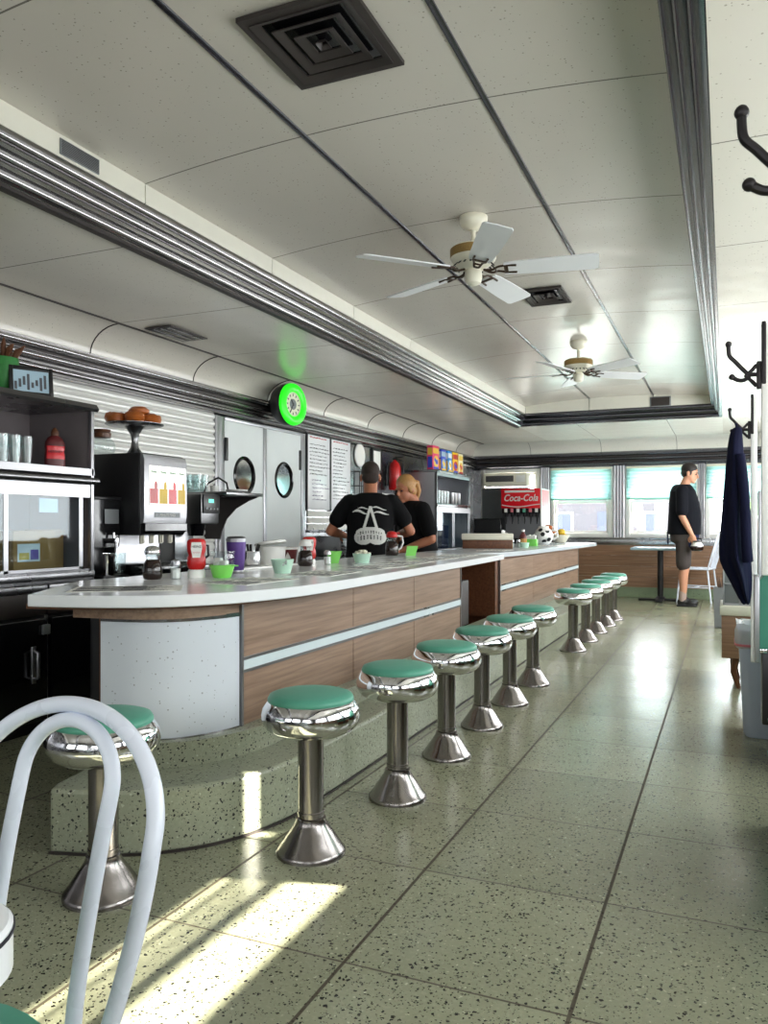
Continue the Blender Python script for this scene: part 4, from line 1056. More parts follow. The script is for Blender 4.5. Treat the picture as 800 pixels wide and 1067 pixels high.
text_mesh('lettering', 'Coca-Cola', .135, 'print', sg, face_my(.0, -.003, .665), shear=.28, bold=.002, sx=.84)
b = B(); b.box(-.23, -.003, .745, .20, .0, .775); wv = [(-.27 + .56 * k / 16, .565 + .018 * math.sin(k / 16 * 5.2 + 2.6)) for k in range(17)]; b.prism(wv + [(x, z - .012) for x, z in wv[::-1]], -.003, .0, 'Y'); b.build('white_swash', 'print', sg)
b = B(); b.box(-.27, .215, .10, .27, .225, .46); b.build('splash_plate', 'steelz', t)
for k in range(6):
    x = -.22 + k * .088; b = B(); b.box(x - .02, .03, .40, x + .02, .11, .47, .006); b.lathe([(.009, .33), (.013, .40)], (x, .07, 0), 10); b.box(x - .006, .055, .30, x + .006, .065, .34); v = b.build('tap', 'black', t)
    b = B(); b.box(x - .022, .022, .465, x + .022, .03, .52, .003); b.build('flavour_card', ('paper', 'pinktie', 'paper', 'teal', 'pinktie', 'paper')[k], v)
t = thing('air_conditioner', 'cream window air conditioner mounted high in the far left window', 'air conditioner', (-3.02, YB - .30, 1.60))
b = B(); b.box(-.33, 0, 0, .33, .30, .19, .015); b.build('casing', 'offwhite', t)
b = B(); b.box(-.29, -.004, .06, .13, .002, .15, .003); g_ = b.build('grille', 'grille', t)
b = B()
for k in range(6): b.box(-.28, -.007, .066 + k * .014, .12, -.003, .070 + k * .014)
b.build('grille_slats', 'greymetal', g_)
b = B(); b.box(.17, -.003, .05, .30, .001, .15, .003); b.build('control_panel', 'white', t)
t = thing('hanging_screen', 'grey roller screen hanging below the air conditioner', 'screen', (-3.02, YB - .05, .94))
b = B(); b.box(-.42, -.006, 0, .30, .006, .62, .003); b.build('screen_cloth', 'greymetal', t); b = B(); b.cyl((-.42, 0, .63), (.30, 0, .63), .014); b.build('roller', 'steelx', t)
t = thing('dark_monitor', 'black till monitor standing on the back bar left of the soda fountain', 'monitor', (-3.22, 11.33, .735), R(8))
b = B(); b.box(-.20, 0, .10, .20, .04, .38, .008); b.build('screen', 'blackgloss', t); b = B(); b.box(-.03, .015, .0, .03, .045, .12); b.box(-.10, -.04, 0, .10, .10, .014, .004); b.build('stand', 'black', t)
b = B(); b.box(-.185, -.003, .115, .185, .001, .365); b.build('display_glass', 'black', t)
# ------------------------------------------------------------------ things on the counters
ZT1 = .79
def syrup_pitcher(label, loc, top='chrome', s=1.0, rz=0, group=None):
    t = thing('syrup_pitcher', label, 'pitcher', loc, rz, group)
    b = B(); b.lathe([(0, 0), (.036 * s, .002 * s), (.042 * s, .012 * s), (.042 * s, .045 * s), (.036 * s, .075 * s), (.027 * s, .09 * s)], seg=22); b.build('syrup', 'cola', t)
    b = B(); b.lathe([(.0275 * s, .088 * s), (.028 * s, .10 * s), (.033 * s, .12 * s), (.031 * s, .124 * s), (.026 * s, .102 * s)], seg=22, caps=False); b.build('glass_neck', 'clearglass', t)
    b = B(); b.lathe([(.033 * s, .112 * s), (.035 * s, .118 * s), (.035 * s, .128 * s), (.028 * s, .142 * s), (.012 * s, .15 * s), (0, .151 * s)], seg=22); b.box(-.006 * s, .02 * s, .135 * s, .006 * s, .05 * s, .142 * s, .002); b.build('lid', top, t)
    b = B(); b.tube([(0, .034 * s, .122 * s), (0, .066 * s, .118 * s), (0, .074 * s, .08 * s), (0, .058 * s, .045 * s), (0, .040 * s, .035 * s)], .0055 * s, 8); b.build('handle', 'chrome' if top == 'chrome' else 'white', t)
    return t
syrup_pitcher('glass syrup pitcher with chrome lid at the rounded near end of counter', (-2.217, 2.692, ZT1), 'chrome', .95, R(20))
def shaker(label, loc, group=None):
    t = thing('salt_shaker', label, 'salt shaker', loc, 0, group)
    b = B(); b.lathe([(.021, 0), (.022, .004), (.022, .05), (.018, .058)], seg=8); b.build('glass_body', 'clearglass', t, ang=20)
    b = B(); b.lathe([(.019, .003), (.019, .044), (0, .044)], seg=8); b.build('salt_fill', 'white', t, ang=20)
    b = B(); b.lathe([(.020, .056), (.021, .066), (.017, .078), (.008, .083), (0, .084)], seg=18); b.build('cap', 'steelz', t)
    return t
sh = shaker('salt shaker with steel cap next to the front ketchup bottle', (-2.162, 2.775, ZT1))
def ketchup(label, loc, rz, s=1.0):
    t = thing('ketchup_bottle', label, 'bottle', loc, rz)
    b = B(); b.lathe([(.033 * s, 0), (.034 * s, .03 * s), (.031 * s, .036 * s), (0, .036 * s)], seg=22, mat=Matrix.Diagonal((1.1, .8, 1, 1))); b.build('cap', 'white', t)
    rs = []
    for q, z in ((.66, .035), (.92, .045), (1, .065), (.96, .085), (.84, .10), (.96, .115), (1, .14), (.98, .158), (.8, .168), (.3, .172)):
        rs.append([Vector((.041 * s * q * math.cos(a), .027 * s * q * math.sin(a), z * s)) for a in [2 * PI * k / 24 for k in range(24)]])
    b = B(); b.rings(rs); b.build('bottle_body', 'red', t)
    b = B(); y = -.0282 * s; b.prism([(x * s, z * s) for x, z in ((-.02, .155), (.02, .155), (.024, .128), (.016, .088), (-.016, .088), (-.024, .128))], y - .001, y + .006, 'Y'); lb = b.build('label', 'white', t)
    text_mesh('lettering', 'HEINZ', .0145 * s, 'ink', lb, face_my(0, y - .0016, .136 * s)); text_mesh('lettering', 'KETCHUP', .007 * s, 'redink', lb, face_my(0, y - .0016, .11 * s))
    return t
ketchup('red ketchup bottle with white cap and shield label at the front', (-2.125, 2.87, ZT1), R(36))
t = thing('plastic_bowl', 'lime green pouring bowl holding a clear tub, by the front ketchup', 'bowl', (-2.03, 2.925, ZT1))
b = B(); b.lathe([(.035, 0), (.04, .004), (.056, .055), (.053, .056), (.036, .008), (0, .008)], seg=28); b.prism([(.03, -.02), (.03, .02), (.085, 0)], .050, .056, 'Z'); b.build('bowl_body', 'green', t)
b = B(); b.box(-.045, -.03, .050, .045, .03, .108, .004); b.box(-.048, -.033, .108, .048, .033, .115, .002); b.build('clear_tub', 'clearglass', t)
b = B(); b.box(-.042, .0, .046, -.01, .024, .085, .003); b.box(.0, -.02, .046, .03, .01, .075, .003); b.box(-.03, -.024, .046, -.005, -.004, .07, .003); b.build('packets', 'paper', t)
t = thing('travel_tumbler', 'tall purple travel tumbler with steel rim on the counter', 'tumbler', (-2.159, 3.227, ZT1))
b = B(); b.lathe([(.036, .014), (.038, .02), (.047, .145), (.047, .15)], seg=30); b.build('body', 'purple', t)
b = B(); b.lathe([(.034, 0), (.036, .004), (.036, .014)], seg=30); b.lathe([(.0475, .149), (.0485, .165), (.044, .168)], seg=30); b.build('steel_rim', 'steelz', t)
b = B(); b.lathe([(.044, .162), (.044, .172), (.03, .176), (0, .176)], seg=30); b.build('lid', 'black', t)
tag(B().box(-.09, -.30, 0, .09, .30, .010, .004).build('cutting_board', 'white'), 'long white cutting board along the inner edge of the near counter', 'board', None, None, (-2.345, 3.72, ZT1))
t = thing('steel_pot', 'small round steel pot with dark utensils beside the purple tumbler', 'pot', (-2.345, 3.65, ZT1 + .01))
b = B(); b.lathe([(.03, 0), (.048, .01), (.056, .04), (.054, .075), (.056, .08), (.052, .08), (.05, .04), (0, .012)], seg=28); b.build('bowl_body', 'chrome', t)
b = B()
for k in range(5): b.tube([(.02 * math.cos(k * 1.3), .02 * math.sin(k * 1.3), .03), (.05 * math.cos(k * 1.3), .05 * math.sin(k * 1.3), .115)], [.005, .008], 7)
b.build('utensils', 'iron', t)
t = thing('white_canister', 'white plastic tub with slanted lid behind the steel pot', 'tub', (-2.36, 3.87, ZT1 + .01))
b = B(); b.lathe([(.075, 0), (.08, .01), (.086, .10)], seg=30); b.build('tub_body', 'white', t)
b = B(); b.lathe([(.09, 0), (.09, .012), (.07, .016), (0, .016)], (0, 0, .112), seg=30, mat=Matrix.Rotation(R(-9), 4, 'Y')); b.build('lid', 'white', t)
t = thing('paper_cup', 'maroon paper cup with pale print behind the soup bowl', 'cup', (-2.33, 4.02, ZT1))
b = B(); b.lathe([(.038, 0), (.040, .004), (.052, .098), (.054, .10), (.05, .10), (.038, .01), (0, .01)], seg=28); b.build('cup_body', 'maroon', t)
b = B(); b.lathe([(.0525, .088), (.0545, .10), (.053, .102), (.05, .10)], seg=28, caps=False); b.build('rim', 'white', t)
b = B(); b.prism([(.0, .075), (.014, .045), (.020, .022), (-.020, .022), (-.014, .045)], -.051, -.043, 'Y', mat=Matrix.Rotation(R(24), 4, 'Z')); b.build('print', 'print', t)
t = thing('soup_bowl', 'pale green ribbed bowl at front of the counter with a spoon', 'bowl', (-1.956, 3.315, ZT1))
b = B(); b.lathe([(.038, 0), (.04, .004), (.047, .03), (.056, .066), (.053, .066), (.044, .03), (.036, .01), (0, .01)], seg=28); b.build('bowl_body', 'palegreen', t)
b = B(); b.tube([(.02, .0, .02), (.05, -.05, .06), (.075, -.12, .045)], .0035, 7); b.build('spoon', 'steelz', t)
syrup_pitcher('dark syrup bottle with white cap, in front of second ketchup bottle', (-2.157, 3.905, ZT1), 'white', 1.0, R(60))
ketchup('second red ketchup bottle, behind the dark syrup bottle with white cap', (-2.20, 4.03, ZT1), R(36), .95)
dup(sh, (-2.14, 4.14, ZT1), R(10), 'salt shaker between the second ketchup bottle and green folded card')
def fold_card(label, loc, rz):
    t = thing('folded_card', label, 'card', loc, rz)
    b = B(); b.rings([[Vector(p) for p in q] for q in (((-.045, -.02, 0), (.045, -.02, 0), (.045, -.018, 0), (-.045, -.018, 0)), ((-.03, -.002, .085), (.075, -.002, .085), (.075, 0, .085), (-.03, 0, .085)))]); b.build('front_leaf', 'green', t); t.scale = (.8, .8, .85)
    b = B(); b.rings([[Vector(p) for p in q] for q in (((-.045, .02, 0), (.045, .02, 0), (.045, .018, 0), (-.045, .018, 0)), ((-.03, .002, .085), (.075, .002, .085), (.075, 0, .085), (-.03, 0, .085)))]); b.build('rear_leaf', 'palegreen', t)
    return t
fold_card('lime green folded card standing behind the second salt shaker', (-2.18, 4.28, ZT1), R(30))
fold_card('lime green folded card standing by the red lidded syrup pitcher', (-2.185, 5.58, ZT1), R(30))
t = thing('creamer_bowl', 'pale bowl heaped with creamer cups in front of the printed tee', 'bowl', (-2.059, 4.443, ZT1))
b = B(); b.lathe([(.04, 0), (.044, .004), (.058, .055), (.055, .055), (.04, .01), (0, .01)], seg=26); b.build('bowl_body', 'palegreen', t)
b = B()
for k in range(9):
    a = k * 2.4; r = .012 + .0035 * k; b.lathe([(.011, 0), (.015, .018), (.017, .019), (0, .02)], (r * math.cos(a), r * math.sin(a), .058 - .002 * k), 12)
b.build('creamer_cups', 'offwhite', t)
syrup_pitcher('tall syrup pitcher with red lid and white handle, before the woman', (-2.304, 5.503, ZT1), 'red', 1.22, R(-50))
# printed paper place mats
matspot = [(-1.98, 2.27, 35, 'striped paper place mat at the rounded near end of the counter'), (-1.80, 2.78, 88, 'paper place mat opposite the frontmost stool'), (-1.76, 3.36, 94, 'paper place mat just in front of the pale green ribbed bowl'),
           (-1.76, 3.95, 86, 'paper place mat below the dark syrup bottle'), (-1.80, 4.52, 92, 'paper place mat in front of the creamer bowl'), (-1.83, 5.08, 88, 'paper place mat near the last stool of the near row'), (-1.86, 5.65, 90, 'paper place mat at the far end of the near counter'),
           (-1.92, 7.0, 90, 'paper place mat in front of the wooden box on far counter'), (-1.86, 8.95, 92, 'paper place mat beside the ball patterned pitcher'), (-1.80, 10.1, 88, 'paper place mat at the window end of the far counter')]
for k, (x, y, a, l) in enumerate(matspot):
    t = thing('place_mat', l, 'place mat', (x, y, ZT1 + .0004), R(a), 'paper place mats along the counters')
    b = B(); b.box(-.19, -.125, 0, .19, .125, .0012); b.build('sheet', 'paper', t)
    b = B(); rn = random.Random(k)
    if k == 0:
        for i in range(16): b.box(-.175 if i % 5 else -.02, -.112 + i * .0145, .0012, rn.uniform(.02, .17), -.108 + i * .0145, .0018)
    for i in range(7 if k else 0):
        yy = -.11 + i * .033
        b.box(-.175, yy, .0012, -.175 + rn.uniform(.10, .17), yy + .018, .0018); b.box(.02, yy, .0012, .02 + rn.uniform(.08, .15), yy + .012, .0018)
    b.build('print', 'print_grey' if k else 'ink', t)

# far counter items
t = thing('napkin_crate', 'shallow wooden box with white lid on the near end of far counter', 'box', (-2.18, 7.66, ZT1), R(16))
b = B(); b.box(-.24, -.14, 0, .24, .14, .085, .003); b.build('wood_box', 'wood_dark', t); b = B(); b.box(.2405, -.14, 0, .244, .14, .085); b.build('pale_end', 'card', t)
b = B(); b.box(-.25, -.15, .085, .25, .15, .145, .006); b.build('lid', 'offwhite', t)
dup(sh, (-2.015, 8.0, ZT1), 0, 'white salt shaker on far counter, next to the wooden box')
dup(sh, (-1.975, 8.10, ZT1), 1, 'salt shaker on far counter, behind the small green bowl')
cup_plain('sauce_bowl', 'small pale green bowl on the far counter before the brown bottle', 'bowl', (-1.90, 8.05, ZT1), .04, .05, .05, 'palegreen')
def round_bottle(label, loc, mat, lmat, h=.16, r=.032):
    t = thing('sauce_bottle', label, 'bottle', loc)
    b = B(); b.lathe([(r * .95, 0), (r, .006), (r, h * .55), (r * .8, h * .68), (r * .4, h * .8), (r * .38, h * .9)], seg=20); b.build('bottle_body', mat, t)
    b = B(); b.lathe([(r * .45, h * .88), (r * .45, h), (0, h)], seg=16); b.build('cap', 'white', t)
    b = B(); b.lathe([(r * 1.02, h * .15), (r * 1.02, h * .48)], seg=20, caps=False); b.build('label', lmat, t)
round_bottle('brown sauce bottle with tan label on the far counter', (-1.975, 8.3, ZT1), 'maroon', 'card', .18, .04)
round_bottle('white capped dark bottle beside the wooden box on far counter', (-2.05, 7.90, ZT1), 'cola', 'white', .15, .028)
t = thing('sugar_caddy', 'lime green sugar caddy on the far counter beside patterned pitcher', 'caddy', (-1.975, 8.72, ZT1))
b = B(); b.box(-.06, -.04, 0, .06, .04, .075, .006); b.build('caddy_body', 'green', t); b = B()
for k in range(5): b.box(-.05 + k * .02, -.03, .06, -.036 + k * .02, .03, .115 + .008 * (k % 2))
b.build('sugar_packets', 'paper', t)
t = thing('patterned_pitcher', 'round white pitcher with black patches on the far counter', 'pitcher', (-2.0, 9.45, ZT1))
b = B(); b.lathe([(.06, 0), (.085, .02), (.115, .08), (.115, .12), (.09, .17), (.06, .195), (.062, .215), (.05, .215), (0, .20)], seg=28); b.build('pitcher_body', 'white', t)
b = B()
for k, (a, z) in enumerate(((-2.2, .07), (-1.45, .12), (-.8, .06), (-1.75, .17), (-.9, .155), (-2.6, .14), (-1.3, .04))):
    rr = .115 if .05 < z < .14 else .093; p = Vector((rr * math.cos(a), rr * math.sin(a), z)); nn = Vector((p.x, p.y, (z - .1) * 1.2)).normalized()
    q = nn.to_track_quat('Z', 'Y').to_matrix().to_4x4(); b.lathe([(0, 0), (.026, 0), (.028, .004), (0, .006)], tuple(p - nn * .001), 6, mat=q)
b.build('black_patches', 'black', t)
b = B(); b.tube([(.10, .0, .17), (.16, .0, .16), (.165, 0, .09), (.115, 0, .06)], .012, 8); b.build('handle', 'white', t)
t = thing('fruit_bowl', 'pale pink bowl of yellow fruit at the window end of far counter', 'bowl', (-1.98, 10.35, ZT1))
b = B(); b.lathe([(.06, 0), (.075, .006), (.13, .10), (.125, .102), (.07, .014), (0, .014)], seg=30); b.build('bowl_body', 'pinktie' if False else 'offwhite', t)
for k, (dx, dy, z, m, l) in enumerate(((-.05, -.04, .10, 'fruit', 'yellow fruit at the left front of the pale bowl'), (.05, -.03, .10, 'fruit', 'yellow fruit at the right front of the pale bowl'), (0, .05, .11, 'bread', 'orange brown bun at the back of the pale bowl'), (.02, 0, .16, 'fruit', 'topmost yellow fruit in the pale bowl'))):
    tag(B().ball((0, 0, 0), (.05, .05, .042)).build('fruit', m), l, 'fruit', 'fruit in the pale bowl', None, (-1.98 + dx, 10.35 + dy, ZT1 + z - .02))
t = thing('pastry_stand', 'low stand of pastries behind the black and white pitcher', 'cake stand', (-2.06, 10.02, ZT1))
b = B(); b.lathe([(.06, 0), (.02, .02), (.02, .10), (.13, .115), (.13, .122), (0, .12)], seg=28); b.build('stand', 'steelz', t)
for k, (dx, dy, z) in enumerate(((-.06, -.03, 0), (.05, -.04, 0), (0, .05, 0), (0, 0, .05))):
    tag(B().ball((0, 0, .03), (.055, .05, .032)).build('bread_roll', 'bread'), ['bread roll at the left of the pastry stand', 'bread roll at the right of the pastry stand', 'bread roll at the back of the pastry stand', 'bread roll topping the heap on the pastry stand'][k], 'pastry', 'rolls on the pastry stand', None, (-2.06 + dx, 10.02 + dy, ZT1 + .12 + z))

# ------------------------------------------------------------------ pedestal table and chair by the far windows
t = thing('pedestal_table', 'pale blue topped table on black pedestal under the far windows', 'table', (-.82, 11.32, 0))
b = B(); b.box(-.36, -.30, .685, .36, .30, .72, .012); b.build('table_top', 'tabletop', t)
b = B(); b.cyl((0, 0, .02), (0, 0, .685), .038, seg=18); b.build('column', 'black', t)
b = B(); b.box(-.28, -.05, 0, .28, .05, .03, .01); b.box(-.05, -.28, 0, .05, .28, .03, .01); b.lathe([(.07, .03), (.045, .06)], seg=18); b.build('cross_base', 'black', t)
tag(B().box(-.10, -.07, 0, .10, .07, .004).build('napkin', 'paper'), 'white napkin lying on the pale blue pedestal table', 'napkin', loc=(-.72, 11.2, .72))
t = thing('dining_chair', 'white metal spindle back chair beside the pedestal table', 'chair', (-.36, 11.36, 0), R(78))   # faces -x
b = B(); b.box(-.20, -.20, .43, .20, .20, .455, .015); b.build('seat', 'chairwhite', t)
for sx in (-1, 1):
    b = B(); b.tube([(sx * .17, .17, .43), (sx * .19, .21, 0)], .012, 8); b.build('leg', 'chairwhite', t)
    b = B(); b.tube([(sx * .17, -.17, .43), (sx * .19, -.22, 0)], .012, 8); b.build('leg', 'chairwhite', t)
b = B(); b.tube(smooth([(-.19, -.18, .45), (-.20, -.25, .70), (-.14, -.29, .87), (0, -.305, .92), (.14, -.29, .87), (.20, -.25, .70), (.19, -.18, .45)], 5), .012, 8); b.build('back_hoop', 'chairwhite', t)
for k in range(5):
    x = -.11 + k * .055; b = B(); b.tube([(x, -.19, .45), (x * 1.15, -.29, .88 + .02 * (1 - abs(x) * 9))], .006, 7); b.build('spindle', 'chairwhite', t)
b = B(); b.tube([(-.18, .19, .2), (-.18, -.2, .2)], .009, 7); b.tube([(.18, .19, .2), (.18, -.2, .2)], .009, 7); b.tube([(-.18, 0, .2), (.18, 0, .2)], .009, 7); b.build('stretcher', 'chairwhite', t)

# ------------------------------------------------------------------ foreground: bent tube chair and round table
TH = -.114; p = Vector((math.cos(TH), math.sin(TH), 0)); f = Vector((math.sin(TH), -math.cos(TH), 0))
C0 = Vector((-.782, .49, 0))
t = thing('bistro_chair', 'white bent tube chair with double hoop back and green seat, in the foreground', 'chair', (C0.x, C0.y, 0))
def L(po, back, z): return p * po - f * back + Vector((0, 0, z))
def hoop(w0, hw, zm, zt, lm, lt, b0=.20):
    zq = .43 + (zm - .43) * .45; wq = w0 + (hw - w0) * .45
    pts = [L(w0 + (hw - w0) * math.sin(q * PI / 2), b0 + lm * q ** 1.4, .43 + (zm - .43) * q) for q in (0, .15, .3, .45, .6, .75, .88, 1)]; up_ = [L(-(w0 + (hw - w0) * math.sin(q * PI / 2)), b0 + lm * q ** 1.4, .43 + (zm - .43) * q) for q in (1, .88, .75, .6, .45, .3, .15, 0)]
    for k in range(1, 12):
        a = PI * k / 12; pts.append(L(hw * math.cos(a), b0 + lm + (lt - lm) * math.sin(a), zm + (zt - zm) * math.sin(a)))
    return smooth(pts + up_, 5)
b = B(); b.tube(hoop(.132, .176, .659, .793, .034, .083), .0102, 14); b.build('outer_hoop', 'chairwhite', t)
b = B(); b.tube(hoop(.076, .082, .705, .775, .052, .068, .21), .0096, 14); b.build('inner_hoop', 'chairwhite', t)
b = B(); b.lathe([(.19, .425), (.205, .43), (.208, .442), (.20, .452), (.15, .458), (0, .46)], seg=36); b.build('seat', 'vinyl', t)
b = B(); b.lathe([(.195, .405), (.205, .41), (.205, .426), (.195, .43)], seg=36); b.build('seat_rim', 'chairwhite', t)
for sx, sb in ((1, 1), (-1, 1), (1, -1), (-1, -1)):
    b = B(); b.tube([L(sx * .13, sb * .15, .42), L(sx * .16, sb * .2, .2), L(sx * .18, sb * .22, 0)], .011, 10); b.build('leg', 'chairwhite', t)
b = B(); b.tube([L(.155 * math.cos(a), .155 * math.sin(a), .22) for a in [2 * PI * k / 24 for k in range(24)]], .008, 8, True); b.build('ring_stretcher', 'chairwhite', t)
TX, TY = -.455, .44
def rrect(hx, hy, r, z, n=5):
    q = []
    for cx, cy, a0 in ((hx - r, hy - r, 0), (-hx + r, hy - r, PI / 2), (-hx + r, -hy + r, PI), (hx - r, -hy + r, 1.5 * PI)):
        for k in range(n + 1): q.append(Vector((cx + r * math.cos(a0 + PI / 2 * k / n), cy + r * math.sin(a0 + PI / 2 * k / n), z)))
    return q
t = thing('cafe_table', 'white rounded corner table with dark edge line at the lower left corner', 'table', (TX - .32, TY - .28, 0))
b = B(); b.rings([rrect(.317, .277, .057, .700, 10), rrect(.32, .28, .06, .703, 10), rrect(.32, .28, .06, .734, 10), rrect(.317, .277, .057, .737, 10)]); b.build('table_top', 'top', t)
b = B(); b.rings([rrect(.3205, .2805, .0605, .7295, 10), rrect(.3212, .2812, .0612, .730, 10), rrect(.3212, .2812, .0612, .7325, 10), rrect(.3205, .2805, .0605, .733, 10)], False, False); b.build('edge_line', 'ink', t)
b = B(); b.cyl((0, 0, .02), (0, 0, .70), .035, seg=18); b.lathe([(.18, 0), (.18, .012), (.06, .03)], seg=30); b.build('pedestal', 'black', t)

# ------------------------------------------------------------------ right side: coat posts, booth ends, jacket, bin
def coat_hook(t, zc_):
    up = [(0, 0, 0), (-.02, 0, .002), (-.036, 0, .016), (-.058, 0, .042), (-.072, 0, .058), (-.075, 0, .078), (-.075, 0, .092)]
    dn = [(-.018, 0, -.004), (-.034, 0, -.014), (-.05, 0, -.013), (-.064, 0, -.004)]
    O = Vector((-.012, -.004, zc_))
    b = B(); b.tube([O + Vector(q) for q in smooth(up, 4)], .0065, 9); b.ball(O + Vector((-.075, 0, .093)), (.0095, .0095, .010), 12, 8)
    b.tube([O + Vector(q) for q in smooth(dn, 4)], .0065, 9); b.ball(O + Vector((-.066, 0, -.003)), .009, 12, 8)
    b.tube([O + Vector((.0, 0, .028)), O + Vector((-.012, 0, .014)), O + Vector((-.03, 0, -.002)), O + Vector((-.012, 0, -.02)), O + Vector((0, 0, -.034))], .006, 8)
    h = b.build('coat_hook', 'iron', t)
    b = B(); b.box(-.013, -.012, zc_ - .042, -.0, .012, zc_ + .038, .003); b.build('hook_plate', 'iron', h)
def coat_post(label, y, z0, z1, zh, x=.10):
    t = thing('coat_post', label, 'coat rack', (x, y, 0), 0, 'coat posts on the booth ends')
    b = B(); b.box(0, -.012, z0, .026, .016, z1, .003); b.build('post', 'white', t)
    b = B(); b.box(.0, -.018, z1 - .17, .012, -.012, z1 + .01, .003); b.box(.0, .016, z1 - .17, .012, .022, z1 + .01, .003); b.build('backing_plate', 'iron', t)
    coat_hook(t, zh); return t
coat_post('coat post whose hook shows large at the top right corner', 1.15, 0, 1.66, 1.468, .105)
coat_post('white coat post with large dark hook at the right edge', 2.545, .875, 1.595, 1.455, .092)
coat_post('white coat post with the navy jacket hanging from its hook', 3.97, .40, 1.60, 1.452, .10)
def booth_divider(label, y, x, zt, rounded):
    t = thing('booth_divider', label, 'booth', (x, y, 0)); W = XR - x - .07
    b = B()
    if rounded:
        pl = [(0, .45), (W, .45), (W, zt)] + [(.06 - .06 * math.sin(PI / 2 * k / 6), zt - .06 + .06 * math.cos(PI / 2 * k / 6)) for k in range(7)]
    else: pl = [(0, .66), (W, .66), (W, zt), (.012, zt), (0, zt - .012)]
    b.prism(pl, -.045, .045, 'Y'); b.build('upholstered_back', 'teal' if rounded else 'teal_dark', t, ang=30)
    b = B(); b.box(-.014, -.05, .62 if not rounded else .46, .0, .05, zt - (.06 if rounded else 0), .003); b.build('metal_edge', 'steelz', t)
    if not rounded:
        b = B(); b.box(.006, -.045, .44, W, .045, .66, .004); b.build('lower_panel', 'black', t)
        b = B(); b.box(.0, -.05, .648, .02, .05, .662, .003); b.build('chrome_strip', 'chrome', t)
    b = B(); b.box(.07, -.06, 0, W, .06, .46); b.build('base', 'black', t)
    for s in ((-1,) if rounded else (-1, 1)):
        b = B(); b.box(.05, s * .045, .36, W, s * .45, .46, .03, 3); b.build('seat_cushion', 'teal_dark', t)
        b = B(); b.box(.06, s * .06, 0, W, s * .40, .36); b.build('seat_box', 'wood_dark', t)
        b = B(); b.box(.046, min(s * .05, s * .44), .345, .056, max(s * .05, s * .44), .362, .003); b.build('chrome_trim', 'chrome', t)
    return t
booth_divider('low deep teal booth divider with grey metal edge at right edge', 2.60, .088, .872, False)
booth_divider('taller mint teal booth back with rounded corner beyond the jacket post', 4.04, .145, 1.235, True)
# jacket hanging from the third post
t = thing('jacket', 'dark navy jacket hanging from the coat hook of the white post', 'jacket', (.045, 3.92, 0))
rn = random.Random(3); rs = []
lv = [(1.462, .002, .010, .016, 0), (1.452, -.004, .024, .03, .01), (1.40, -.008, .030, .045, .015), (1.30, -.010, .038, .065, .02), (1.15, -.012, .046, .085, .03), (1.0, -.014, .054, .10, .04), (.88, -.016, .060, .11, .05), (.84, -.006, .054, .11, .05), (.78, .012, .040, .10, .06), (.70, .028, .024, .07, .06), (.665, .036, .010, .03, .05)]
for z, cx, rx, ry, w in lv:
    ring = []
    for k in range(36):
        a = 2 * PI * k / 36; m = 1 + w * 3.2 * math.sin(5 * a + z * 3) + w * 1.6 * math.sin(9 * a - z * 5)
        ring.append(Vector((cx + rx * math.cos(a) * m, ry * math.sin(a) * m, z + (.012 * math.sin(3 * a) if z < .86 else 0))))
    rs.append(ring)
b = B(); b.rings(rs[::-1]); o = b.build('jacket_body', 'navy', t, ang=80); md = o.modifiers.new('s', 'SUBSURF'); md.levels = 1; md.render_levels = 1
b = B(); b.tube(smooth([(.008, -.05, 1.33), (.022, -.085, 1.2), (.030, -.105, 1.05), (.034, -.11, .93), (.040, -.10, .86)], 4), [.022 + .0 * k for k in range(17)], 14); b.build('sleeve', 'navy', t, ang=80)
b = B(); b.tube([(.0, .0, 1.452), (-.006, -.006, 1.475), (-.010, 0, 1.48), (-.004, .006, 1.455)], .004, 7); b.build('hanging_loop', 'navy', t)
def rrect(hx, hy, r, z, n=5):
    q = []
    for cx, cy, a0 in ((hx - r, hy - r, 0), (-hx + r, hy - r, PI / 2), (-hx + r, -hy + r, PI), (hx - r, -hy + r, 1.5 * PI)):
        for k in range(n + 1): q.append(Vector((cx + r * math.cos(a0 + PI / 2 * k / n), cy + r * math.sin(a0 + PI / 2 * k / n), z)))
    return q
t = thing('trash_bin', 'pale blue trash bin with clear liner standing beside the booth end', 'bin', (.20, 4.30, 0))
b = B(); b.rings([rrect(.115, .10, .04, 0), rrect(.125, .11, .04, .02), rrect(.15, .135, .04, .50), rrect(.155, .14, .04, .505), rrect(.155, .14, .04, .52), rrect(.145, .13, .04, .52), rrect(.12, .105, .04, .03)]); b.build('bin_body', 'bin', t)
b = B(); rn = random.Random(5)
def ruff(s, z, j): return [v + Vector((rn.uniform(-j, j), rn.uniform(-j, j), rn.uniform(-j, j) * .8)) for v in rrect(.15 * s, .135 * s, .04, z, 5)]
b.rings([ruff(1.05, .43, .003), ruff(1.07, .47, .006), ruff(1.08, .51, .006), ruff(1.02, .545, .008), ruff(.93, .54, .006), ruff(.9, .46, .004)], False, False); b.build('bag_liner', 'bag', t, ang=80)
b = B(); b.tube([v + Vector((0, 0, 0)) for v in rrect(.161, .146, .042, .445, 5)], .006, 6, True); b.build('drawstring', 'pinktie', t)
